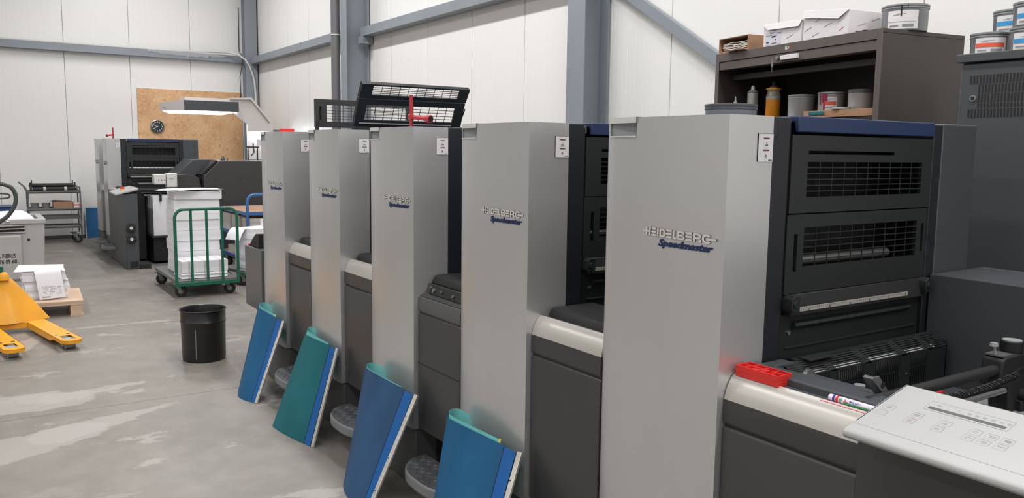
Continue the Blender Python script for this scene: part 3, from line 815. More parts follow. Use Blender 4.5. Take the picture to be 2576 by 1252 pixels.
MB().box(1.98, 2.10, -0.075, -0.03, zt, zt + 0.004).build('cover_flap', M_rubber, sg, bevel=0.001)
for z, r, mm in ((0.958, 0.026, M_white), (0.905, 0.014, M_steel), (0.868, 0.012, M_steel)):  # white on the top shaft stands in for glints on metal rollers
    MB().cyl((1.93, -0.068, z), (2.62, -0.068, z), r, 20).build('shaft', mm, t, smooth=40)
MB().cyl((1.932, ya - 0.012, 0.985), (1.932, ya, 0.985), 0.021, 28).build('disc_knob', M_steel, sg, smooth=40)
for xx, zz in ((1.905, 1.0), (2.055, 0.93), (2.235, 0.93), (2.43, 0.93)):
    MB().cyl((xx, ya - 0.003, zz - .01), (xx, ya, zz - .01), 0.003, 8).build('screw', M_steel, sg)
MB().cyl((2.14, -0.13, 0.925), (2.14, -0.13, 0.935), 0.016, 20).cyl((2.14, -0.13, 0.84), (2.14, -0.13, 0.925), 0.006, 10).build('stop_button', M_recess, t, smooth=40)
# folded bracket, cross bar, clamp, coiled cord
o = MB().prism([(1.846, 1.048), (1.852, 1.052), (1.876, 1.051), (1.926, 1.000), (1.926, 0.84), (1.912, 0.84), (1.910, 0.992)], 'y', -0.352, -0.347).prism([(1.846, 1.048), (1.852, 1.052), (1.858, 1.052), (1.918, 0.99), (1.912, 0.985)], 'y', -0.347, -0.325).build('bracket', M_greyl, t, bevel=0.001)
MB(Matrix.Translation((1.893, -0.3521, 1.026)) @ Matrix.Rotation(PI / 2, 4, 'X')).lathe([(0.0, 0.0006), (0.0085, 0.0006), (0.0085, 0.0)], (0, 0, 0), 20).build('hole', M_black, o)
MB().cyl((1.80, -0.37, 1.0), (2.46, -0.378, 1.0), 0.0155, 20).cyl((2.448, -0.378, 1.0), (2.456, -0.378, 1.0), 0.0175, 20).build('cross_bar', M_rubber, t, smooth=40)
MB().cyl((1.87, -0.42, 0.955), (2.35, -0.43, 0.962), 0.008, 12).build('guide_rod', M_steel, t, smooth=40)
cl = MB().prism([(2.39, 0.955), (2.40, 1.032), (2.42, 1.040), (2.66, 1.040), (2.66, 0.84), (2.46, 0.84), (2.44, 0.95)], 'y', -0.40, -0.34).build('clamp_block', M_rubber, t, bevel=0.006)
MB().cyl((2.505, -0.37, 1.039), (2.505, -0.37, 1.072), 0.030, 28).build('round_knob', M_black, cl, smooth=40, bevel=0.002)
MB().cyl((2.505, -0.37, 1.072), (2.505, -0.37, 1.0745), 0.026, 28).build('knob_cap', M_recess, cl, smooth=40)
MB().box(2.405, 2.46, -0.395, -0.345, 1.039, 1.043).build('top_plate', M_steel, cl)
MB().cyl((2.41, -0.37, 1.04), (2.402, -0.37, 1.07), 0.004, 10).lathe([(0, 0.0), (0.012, 0.002), (0.010, 0.012), (0, 0.012)], (2.40, -0.37, 1.066), 6).build('wing_screw', M_recess, cl)
for (xx, yy, zz, r) in ((2.52, -0.415, 0.915, 0.020), (2.455, -0.42, 0.855, 0.014)):
    MB().cyl((xx, yy - 0.03, zz), (xx, yy + 0.02, zz), r, 16).cyl((xx, yy - 0.034, zz), (xx, yy - 0.03, zz), r * .55, 16).box(xx - .03, xx + .035, yy + .0, yy + .04, zz - 0.05, zz - 0.012).build('clamp_screw', M_rubber, cl, bevel=0.001)
pts = []
P0, P1 = Vector((1.95, -0.44, 1.0)), Vector((2.37, -0.45, 1.008))
turns = 32
for i in range(turns * 10 + 1):
    u = i / (turns * 10); a = 2 * PI * turns * u
    c = P0.lerp(P1, u) + Vector((0, 0, -0.012 * math.sin(PI * u)))
    pts.append(c + Vector((0, 0.0085 * math.cos(a), 0.0085 * math.sin(a))))
pts += [Vector((2.40, -0.44, 1.015)), Vector((2.46, -0.41, 1.0)), Vector((2.54, -0.42, 1.012)), Vector((2.6, -0.42, 1.0))]
MB().tube(pts, 0.0022, 5).build('coiled_cord', M_ink, t, smooth=60)
m = MB().box(2.02, 2.30, -0.235, -0.20, 0.90, 0.91).box(2.05, 2.07, -0.24, -0.19, 0.845, 0.93).box(2.22, 2.235, -0.24, -0.19, 0.845, 0.925)
m.build('gripper_rail', M_rubber, t, bevel=0.001)
MB().box(2.18, 2.36, -0.262, -0.236, 0.905, 0.915).build('red_rail', M_mark_red, t, bevel=0.001)
# white tilted control panel. local frame: s across the tilt, q along -Y
A_ = Vector((1.567, 1.04 - Y, 1.004)); ux = (Vector((1.81, 1.04, 1.069)) - Vector((1.567, 1.04, 1.004))).normalized()
uy = Vector((0, -1, 0)); un = ux.cross(uy) * -1
if un.z < 0: un = -un
PM = Matrix(((uy.x, ux.x, un.x, A_.x), (uy.y, ux.y, un.y, A_.y), (uy.z, ux.z, un.z, A_.z), (0, 0, 0, 1)))   # x=q along -Y, y=s up the tilt, z=normal
ln = 0.80
prof = [(0.252, 0.0), (0.252, -0.022), (0.03, -0.026), (0.012, -0.025), (0.003, -0.020), (-0.002, -0.011), (0.002, -0.003), (0.011, 0.0)]
cp = MB(PM).prism([(a, b) for a, b in prof], 'x', 0.0, ln).build('control_panel', M_panelw, t, bevel=0.003, smooth=50)
m = MB(PM); e = 0.0004
m.box(0.006, ln, 0.2478, 0.2492, 0, e).box(0.004, 0.0055, 0.048, 0.249, 0, e)
m.build('panel_edge_line', M_ink, cp)
MB(PM).box(0.004, ln, 0.0375, 0.0381, 0, e).build('front_line', M_greyink, cp)
def key(q, s, top=M_greyink, sym=None, w=0.0235, h=0.021):
    k = MB(PM).box(q, q + w, s, s + h, 0, 0.0003); o = k.build('key', M_panelw, cp)
    o2 = MB(PM)
    o2.box(q + 0.001, q + w - 0.001, s + h - 0.0009, s + h, 0.0003, e + .0001); o2.build('key_top_line', top, o)
    o3 = MB(PM); o3.box(q + w - 0.0006, q + w, s + 0.001, s + h - 0.001, 0.0003, e + .0001).box(q, q + 0.0003, s + 0.002, s + h - 0.002, 0.0003, e + .0001)
    c = (q + w / 2, s + h / 2)
    if sym == 'plus': o3.box(c[0] - .003, c[0] + .003, c[1] - .0004, c[1] + .0004, .0003, .0006).box(c[0] - .0004, c[0] + .0004, c[1] - .003, c[1] + .003, .0003, .0006).box(c[0] - .007, c[0] + .007, c[1] - .0044, c[1] - .0038, .0003, .0006)
    elif sym == 'minus': o3.box(c[0] - .006, c[0] + .003, c[1] + .0, c[1] + .0008, .0003, .0006).box(c[0] - .007, c[0] + .005, c[1] - .0034, c[1] - .0028, .0003, .0006)
    elif sym == 'dot': o3.box(c[0] - .001, c[0] + .001, c[1] - .0008, c[1] + .0008, .0003, .0006)
    elif sym == 'hand': o3.box(c[0] - .005, c[0] + .007, c[1] - .004, c[1] + .004, .0003, .0006).box(c[0] - .007, c[0] - .004, c[1] + .003, c[1] + .005, .0003, .0006)
    elif sym == 'check': o3.add([PM.inverted() @ (PM @ Vector(p)) for p in [(c[0] - .007, c[1] + .004, .0006), (c[0] - .005, c[1] + .0045, .0006), (c[0] - .004, c[1] + .001, .0006), (c[0] + .008, c[1] + .001, .0006), (c[0] + .008, c[1] + .0002, .0006), (c[0] - .0055, c[1] - .0005, .0006)]], [(0, 1, 2, 5), (2, 3, 4, 5)])
    elif sym == 'box': o3.box(c[0] - .006, c[0] + .004, c[1] + .003, c[1] + .0036, .0003, .0006).box(c[0] - .006, c[0] + .004, c[1] - .003, c[1] - .0024, .0003, .0006).box(c[0] - .003, c[0] + .0005, c[1] - .0004, c[1] + .0004, .0003, .0006).box(c[0] + .005, c[0] + .007, c[1] - .003, c[1] + .003, .0003, .0006)
    elif sym:
        mm = MB(PM @ Matrix.Translation((c[0], c[1], 0.0003)))
        r = 0.0042
        mm.lathe([(r, 0), (r, .0003), (r - .0008, .0003), (r - .0008, 0)], (0, 0, 0), 4 if sym == 'diamond' else 16, sx=1.3)
        if sym == 'stop': mm.box(-.002, .002, -.0004, .0004, 0, .0003)
        if sym == 'inch': mm.box(-.007, -.004, -.0006, .0006, 0, .0003).box(-.0015, .002, -.002, .002, 0, .0003)
        o3.v, o3.f = o3.v, o3.f
        off = len(o3.v); o3.v += mm.v; o3.f += [tuple(i + off for i in f) for f in mm.f]
    o3.build('key_print', M_greyink, o)
key(0.018, 0.124, sym='inch'); key(0.0155, 0.097, sym='dot')
key(0.083, 0.124, M_mark_green, 'inch'); key(0.081, 0.096, M_mark_red, 'stop')
key(0.146, 0.123, sym='plus'); key(0.143, 0.096, sym='minus')
key(0.208, 0.123, sym='diamond'); key(0.2065, 0.095, sym='circle')
key(0.240, 0.122, sym='box'); key(0.238, 0.095, sym='stop')
key(0.271, 0.122, sym='hand'); key(0.2695, 0.096, sym='check')
o = MB(PM).box(0.088, 0.264, 0.168, 0.2085, 0, 0.0003).build('display', M_panelw, cp)
m = MB(PM).box(0.088, 0.264, 0.168, 0.1684, .0003, .0006).box(0.088, 0.264, 0.2082, 0.2086, .0003, .0006).box(0.088, 0.0884, 0.168, 0.2085, .0003, .0006).box(0.2636, 0.264, 0.168, 0.2085, .0003, .0006)
for q in (0.172, 0.188, 0.204, 0.221, 0.237, 0.253):
    w, h = .0075, .006; z0, z1 = .0003, .0006; s = 0.1915
    m.box(q, q + w, s, s + .0004, z0, z1).box(q, q + w, s + h, s + h + .0004, z0, z1).box(q, q + .0004, s, s + h, z0, z1).box(q + w, q + w + .0004, s, s + h, z0, z1).box(q + w * .3, q + w * .7, s + h * .35, s + h * .65, z0, z1)
m.box(0.153, 0.1536, 0.1915, 0.198, .0003, .0006).box(0.104, 0.116, 0.1955, 0.1961, .0003, .0006).box(0.108, 0.112, 0.194, 0.1975, .0003, .0006)
m.build('display_print', M_greyink, o)
MB(PM).box(0.0945, 0.257, 0.174, 0.184, 0.0003, 0.0008).build('display_window', M_window, o)
m = MB(PM)
for q, s in ((0.10, 0.004), (0.42, 0.002), (0.012, 0.012)): m.lathe([(0, 0.0006), (0.0012, 0.0006), (0.0012, 0)], (q, s + 0.012, 0), 8)

# far end of the near press
t = thing('press_end_section', 'grey end section of the near press left of the farthest unit', 'press section', (0, 5.72, 0))
m = MB().prism([(1.684, 0.44), (1.684, 0.884), (1.95, 0.884), (1.95, 0.44)], 'y', 0.0, 0.40)
m.build('side_cover', M_greyl, t, bevel=0.004)
MB().box(1.951, 2.9, 0.02, 0.40, 0.0, 0.88).build('housing', M_dark, t, bevel=0.004)
m = MB().prism([(0.34, 0.885), (0.10, 0.885), (0.10, 0.99), (0.17, 0.985), (0.26, 0.94)], 'x', 1.70, 1.86)
m.build('hooded_display', M_rubber, t, bevel=0.004)
MB().box(1.70, 1.72, 0.34, 0.37, 0.885, 0.895).build('red_key', M_red, t)

# ---------------------------------------------------------------- far press front: desk, pile, feeder
t = thing('press_control_console', 'grey pedestal with white sloping top and two round knobs', 'console', (0, 11.55, 0))
m = MB().box(1.66, 1.82, 0.0, 1.45, 0.0, 0.985)
m.build('pedestal', M_grey, t, bevel=0.01)
m = MB().add([(1.555, -0.02, 0.965), (1.83, -0.02, 1.03), (1.83, 0.65, 1.03), (1.575, 0.70, 0.965), (1.555, -0.02, 0.99), (1.83, -0.02, 1.066), (1.83, 0.65, 1.066), (1.575, 0.70, 0.99)],
         [(0, 3, 2, 1), (4, 5, 6, 7), (0, 1, 5, 4), (1, 2, 6, 5), (2, 3, 7, 6), (3, 0, 4, 7)])
cpn = m.build('control_panel', M_panelw, t, bevel=0.008)
MB().cyl((1.68, 0.25, 1.02), (1.68, 0.25, 1.04), 0.03, 16).build('key_base', M_yel2, cpn); MB().cyl((1.68, 0.25, 1.04), (1.68, 0.25, 1.065), 0.024, 16).build('stop_button', M_red, cpn)
for z in (0.545, 0.40):
    o = MB().cyl((1.725, -0.035, z), (1.725, 0, z), 0.058, 28).build('knob', M_rubber, t, smooth=40, bevel=0.006)
    MB().cyl((1.725, -0.042, z), (1.725, -0.036, z), 0.02, 20).build('knob_cap', M_cap, o)
MB().box(1.70, 1.80, -0.004, 0.0, 0.02, 0.1).build('foot_recess', M_black, t)
MB().box(1.8205, 1.95, -0.02, 0.3, 0.0, 0.06).build('foot', M_rubber, t)

t = thing('press_feeder', 'long charcoal feeder hood of the far press with a sloping left end', 'press section', (0, 12.0, 0))
MB().prism([(2.76, 0.0), (2.76, 1.20), (2.98, 1.41), (3.98, 1.40), (3.98, 0.0)], 'y', 0.0, 1.0).build('hood', M_dark, t, bevel=0.01)
MB().prism([(2.45, 1.19), (2.70, 1.42), (2.98, 1.42), (2.72, 1.18)], 'y', 0.35, 1.0).build('sloping_cover', M_grey, t, bevel=0.006)
MB().prism([(2.755, 1.205), (2.965, 1.407), (2.935, 1.418), (2.73, 1.218)], 'y', 0.02, 0.30).build('inner_channel', M_black, t)
MB().prism([(2.40, 1.02), (2.38, 1.22), (2.58, 1.22), (2.72, 1.17), (2.75, 1.05), (2.75, 0.98)], 'y', 0.1, 0.3).build('swing_arm', M_dark, t, bevel=0.01)
MB().cyl((2.44, 0.0, 1.02), (2.68, 0.02, 0.93), 0.022, 12).build('tube', M_rubber, t, smooth=40)
for xx in (3.27, 3.46): MB().cyl((xx, -0.004, 1.15), (xx, 0.0, 1.15), 0.008, 10).build('screw', M_black, t)
m = MB().box(1.92, 2.70, 0.30, 1.05, 0.95, 1.0); m.build('cross_deck', M_black, t)
for z, a in ((0.93, 2.0), (1.0, 1.93), (0.965, 1.96)):
    MB().cyl((a, 0.15, z), (2.70, 0.15, z), 0.012, 10).build('cross_rod', M_steel if z < .95 else M_rubber, t, smooth=40)
MB().box(1.95, 2.6, 0.2, 0.24, 1.085, 1.10).build('cross_rod', M_steel, t)
MB().box(1.93, 2.03, 0.3, 1.09, 0.03, 0.95).build('inner_side', M_black, t)
MB().box(2.04, 2.74, -0.10, 0.9, 0.36, 0.385).build('pile_board', M_rubber, t)
MB().box(2.06, 2.72, -0.05, 0.9, 0.03, 0.355).build('lift_housing', M_black, t, bevel=0.006)
MB().box(2.10, 2.45, -0.056, -0.05, 0.19, 0.20).build('joint', M_rubber, t)
for x in (2.16, 2.40): MB().box(x, x + 0.025, -0.07, 0.0, 0.86, 0.97).build('side_stop', M_black, t)
for (x0, x1, z0, z1, nm) in ((2.10, 2.255, 1.085, 1.225, 'suction_head'), (2.262, 2.40, 1.045, 1.24, 'air_unit')):
    o = MB().box(x0, x1, -0.04, 0.12, z0, z1).build(nm, M_cap, t, bevel=0.014, seg=3)
    if nm == 'suction_head':
        for x in (2.16, 2.195, 2.235): MB().cyl((x, -0.044, 1.145), (x, -0.04, 1.145), 0.008, 12).build('port', M_ink, o)
    else:
        MB().box(2.30, 2.36, -0.043, -0.0402, 1.16, 1.165).build('mark', M_greyink, o)
        MB().cyl((2.27, 0.04, 1.24), (2.27, 0.04, 1.27), 0.012, 10).build('stud', M_ink, o)

# ---------------------------------------------------------------- paper
def lift(loc, w, d, h, rz, label, group=None, n=3, seed=1, name='paper_stack', jit=0.0025):
    """a pile of cut sheets: slightly shifted layers"""
    rnd = random.Random(seed); mb = MB()
    vs = []; fs = []
    zc = 0
    prev = None
    for i in range(n + 1):
        z = h * i / n
        dx, dy = rnd.uniform(-jit, jit), rnd.uniform(-jit, jit)
        vs += [(-w / 2 + dx, -d / 2 + dy, z), (w / 2 + dx, -d / 2 + dy, z), (w / 2 + dx, d / 2 + dy, z), (-w / 2 + dx, d / 2 + dy, z)]
    fs.append((3, 2, 1, 0)); k = 4 * n; fs.append((k, k + 1, k + 2, k + 3))
    for i in range(n):
        for j in range(4): fs.append((4 * i + j, 4 * i + (j + 1) % 4, 4 * i + 4 + (j + 1) % 4, 4 * i + 4 + j))
    o = mb.add(vs, fs).build(name, M_paper, loc=loc); o.rotation_euler = (0, 0, rz)
    return tag(o, label, 'paper', group)
lift((2.34, 12.23, 0.387), 0.53, 0.52, 0.54, 0.0, 'tall block of white sheets standing inside the far press feeder', n=8, seed=4, jit=0.001)

GR = 'paper stacks on the green trolley'
cx, cy = 2.125, 9.82
zs = [0.193, 0.318, 0.435, 0.555, 0.670, 0.790, 0.905, 1.015]
names = ['lowest paper stack of the tall column on the green trolley', 'second paper stack from the bottom of the tall trolley column',
         'third paper stack from the bottom of the tall trolley column', 'fourth paper stack up, middle of the tall trolley column',
         'fifth paper stack up in the tall column behind green bars', 'sixth paper stack up, third from the top of trolley column',
         'seventh paper stack up, right under the topmost one']
for i in range(7):
    lift((cx + 0.006 * math.sin(i * 2.3), cy + 0.01 * math.cos(i * 3.1), zs[i]), 0.49, 0.44, zs[i + 1] - zs[i] - 0.003, 0.012 * math.sin(i * 1.7), names[i], GR, seed=i + 10)
lift((cx + 0.02, cy - 0.01, 1.016), 0.505, 0.45, 0.095, -0.02, 'topmost paper stack of the trolley column under messy loose sheets', GR, seed=21, jit=0.003)
def loose_sheet(loc, w, d, rz, bend, label, group, seed, tilt=0.0):
    rnd = random.Random(seed); rows = []
    for i in range(7):
        u = i / 6 - 0.5; r = []
        for j in range(5):
            v = j / 4 - 0.5
            r.append((u * w, v * d, bend * (4 * u * u - 1) * 0.25 + tilt * u + 0.0012 * math.sin(5 * u + 4 * v + seed)))
        rows.append(r)
    o = MB().sheet(rows, 0.0012).build('paper_sheet', M_paper, loc=loc, smooth=60); o.rotation_euler = (0, 0, rz)
    return tag(o, label, 'paper', group)
LS = 'loose sheets on top of the trolley column'
for i, (x, y, z, rz, b, lbl) in enumerate(((2.06, 9.76, 1.113, 0.30, -0.05, 'undermost loose white sheet spilling left off the column'), (2.07, 9.77, 1.117, 0.12, -0.04, 'middle loose white sheet on top of the column'), (2.13, 9.78, 1.121, -0.16, -0.025, 'loose white sheet skewed to the right, on top'), (2.10, 9.74, 1.125, 0.42, -0.02, 'topmost twisted loose white sheet on the column'))):
    loose_sheet((x, y, z), 0.56, 0.40, rz, b, lbl, LS, i)
lift((2.09, 9.35, 0.193), 0.48, 0.40, 0.062, 0.0, 'thin lower paper stack just behind the green bars', 'low paper stacks at the trolley front', seed=31, jit=0.012)
lift((2.09, 9.35, 0.257), 0.48, 0.40, 0.120, 0.01, 'upper low paper stack with clean top behind the green bars', 'low paper stacks at the trolley front', seed=32, jit=0.003)

def caster(parent, x, y, r, top, ang, mat_w=M_rubber):
    M = Matrix.Translation((x, y, 0)) @ Matrix.Rotation(ang, 4, 'Z')
    o = MB(M).cyl((-0.018, 0, r), (0.018, 0, r), r, 24).build('wheel', mat_w, parent, bevel=0.006)
    MB(M).cyl((-0.019, 0, r), (0.019, 0, r), r * 0.42, 16).build('hub', M_caster, o)
    f = MB(M)
    for s in (-1, 1):
        f.add([(s * 0.024, -0.012, r - 0.015), (s * 0.024, 0.012, r - 0.015), (s * 0.024, 0.055, top - 0.012), (s * 0.024, -0.02 + 0.02, top - 0.012), (s * 0.028, -0.012, r - 0.015), (s * 0.028, 0.012, r - 0.015), (s * 0.028, 0.055, top - 0.012), (s * 0.028, 0.0, top - 0.012)],
              [(0, 1, 2, 3), (4, 7, 6, 5), (0, 3, 7, 4), (1, 5, 6, 2), (0, 4, 5, 1), (3, 2, 6, 7)])
    f.box(-0.04, 0.04, -0.015, 0.075, top - 0.012, top)
    f.cyl((-0.03, 0, r), (0.03, 0, r), 0.008, 8)
    f.build('caster_fork', M_caster, parent)

def green_trolley(loc, rz, label, length=1.22, width=0.64, frame=True, group=None):
    t = thing('platform_trolley', label, 'trolley', loc, rz, group)
    MB().box(0.0, width, 0.0, length, 0.152, 0.188).build('platform', M_tubeg, t, bevel=0.003)
    m = MB().box(-0.012, width + 0.012, -0.014, 0.024, 0.128, 0.165); m.build('end_beam', M_green, t, bevel=0.003)
    for x, y, a in ((0.06, 0.10, 1.25), (width - 0.07, 0.10, 1.15), (0.05, length - 0.12, 1.5), (width - 0.05, length - 0.35, 1.1)):
        caster(t, x, y, 0.062, 0.152, a)
    if frame:
        R = 0.09; H = 0.945; pts = [(-0.0, 0, 0.13), (0.0, 0, 0.6), (0.0, 0, H - R)]
        for k in range(1, 7): a = PI - PI / 2 * k / 6; pts.append((R + R * math.cos(a), 0, H - R + R * math.sin(a)))
        for k in range(0, 7): a = PI / 2 - PI / 2 * k / 6; pts.append((width - R + R * math.cos(a), 0, H - R + R * math.sin(a)))
        pts += [(width, 0, 0.6), (width, 0, 0.13)]
        MB().tube(pts, 0.0165, 12).build('hoop_frame', M_green, t, smooth=60)
        for q in (0.25, 0.50, 0.745):
            MB().box(width * q - 0.013, width * q + 0.013, -0.008, 0.008, 0.16, H - 0.012).build('upright_bar', M_green, t, bevel=0.002)
    return t
green_trolley((1.775, 9.055, 0), 0.0, 'green hooped platform trolley loaded with the tall column of paper')
green_trolley((2.60, 9.50, 0), 0.33, 'second green trolley half hidden beside the near press, under rotated stacks', frame=False, width=0.6, length=0.52)
G2 = 'rotated paper stacks beside the near press'
th = 0.33
bx, by = 2.70 + 0.25 * math.cos(th) - 0.17 * math.sin(th), 9.50 + 0.25 * math.sin(th) + 0.17 * math.cos(th)
for i, (z, h, l) in enumerate(((0.19, 0.12, 'bottom'), (0.312, 0.115, 'second lowest'), (0.429, 0.115, 'second highest'), (0.546, 0.115, 'topmost'))):
    lift((bx, by, z), 0.50, 0.34, h, th + 0.02 * math.sin(i * 2), l + ' paper stack of the rotated pile on the second trolley', G2, seed=40 + i, jit=0.004)
lift((bx + 0.18, by + 0.10, 0.664), 0.2, 0.25, 0.075, th, 'small block of cut paper on top of the rotated pile', seed=50)
# printed sheet curling off that pile
rows = []
for i in range(9):
    u = i / 8
    rows.append([(0.20 * v - 0.03 * u, -0.06 * math.sin(min(u * 2.2, 1.57)) - 0.07 * u, 0.004 - 0.17 * max(0, u - 0.2) ** 1.1) for v in (0, 0.25, 0.5, 0.75, 1)])
o = MB().sheet(rows, 0.001).build('paper_sheet', M_paper, loc=(2.575, 9.78, 0.665), smooth=60); o.rotation_euler = (0, 0, -0.9)
tag(o, 'printed sheet curling down off the rotated pile beside green hoop', 'paper')

# ---------------------------------------------------------------- blue shelf trolley with boxes
t = thing('shelf_trolley', 'blue-framed trolley with tan boards and hooped handle behind the stacks', 'trolley', (2.83, 10.22, 0), 0.0)
WX, LY = 0.95, 1.25
for z, nm in ((0.785, 'shelf'), (0.50, 'shelf'), (0.20, 'shelf')):
    o = MB().box(0.012, WX - .012, 0.012, LY - .012, z + 0.002, z + 0.018).build(nm, M_ply, t)
    MB().box(0, WX, 0, 0.011, z - 0.02, z + 0.02).box(0, WX, LY - 0.011, LY, z - 0.02, z + 0.02).box(0, 0.011, 0.0112, LY - 0.0112, z - 0.02, z + 0.02).box(WX - 0.011, WX, 0.0112, LY - 0.0112, z - 0.02, z + 0.02).build('shelf_frame', M_bluep, o)
R = 0.09; pts = [(0.02, -0.02, 0.12), (0.02, -0.02, 1.02 - R)]
for k in range(1, 7): a = PI - PI / 2 * k / 6; pts.append((0.02 + R + R * math.cos(a), -0.02, 1.02 - R + R * math.sin(a)))
for k in range(0, 7): a = PI / 2 - PI / 2 * k / 6; pts.append((WX - 0.02 - R + R * math.cos(a), -0.02, 1.02 - R + R * math.sin(a)))
pts += [(WX - 0.02, -0.02, 0.12)]
MB().tube(pts, 0.018, 12).build('hoop_handle', M_bluep, t, smooth=60)
for x in (0.03, WX - 0.03): MB().box(x - .015, x + .015, LY - 0.03, LY, 0.12, 0.80).build('corner_post', M_bluep, t)
for x, y in ((0.08, 0.1), (WX - 0.08, 0.1), (0.08, LY - 0.1), (WX - 0.08, LY - 0.1)): caster(t, x, y, 0.06, 0.18, 0.6)
def archive_box(loc, w, d, h, rz, label, group, mat_=None, lid=True, nm='storage_box'):
    t = thing(nm, label, 'box', loc, rz, group)
    MB().box(0, w, 0, d, 0, h).build('body', mat_ or M_arch, t, bevel=0.002)
    if lid: MB().box(-0.004, w + .004, -.004, d + .004, h - 0.05, h + 0.004).build('lid', mat_ or M_arch, t, bevel=0.002)
    for k, (a, b) in enumerate(((.2, .3), (.6, .2), (.75, .45), (.35, .12))):
        pass
    return t
AB = 'white boxes on the blue trolley middle shelf'
archive_box((2.85, 11.02, 0.519), 0.16, 0.36, 0.215, 0.0, 'leftmost white archive box, back left on the blue trolley', AB, lid=False)
archive_box((2.86, 10.62, 0.519), 0.17, 0.34, 0.215, 0.0, 'white archive box beside the blue hoop, left of the lidded one', AB, lid=False)
b = archive_box((2.90, 10.26, 0.519), 0.34, 0.30, 0.20, 0.05, 'lidded white box with a round dark mark, behind blue hoop', AB)
MB().cyl((0.20, -0.006, 0.172), (0.20, -0.004, 0.172), 0.014, 14).build('round_mark', M_brown, b)
archive_box((3.28, 10.27, 0.519), 0.36, 0.30, 0.20, 0.0, 'white box half hidden at right on the blue trolley', AB)
b = archive_box((2.88, 10.85, 0.219), 0.20, 0.30, 0.10, 0.1, 'torn white box with an orange patch on the lowest blue shelf', 'things on the lowest blue shelf', lid=False)
MB().box(0.12, 0.19, -0.004, -0.001, 0.02, 0.07).build('orange_patch', M_orange, b)
tag(MB().box(0, 0.22, 0, 0.3, 0, 0.035).build('flat_carton', M_cloth, loc=(2.87, 10.45, 0.219)), 'flat crumpled pale carton on the lowest blue shelf', 'box', 'things on the lowest blue shelf')

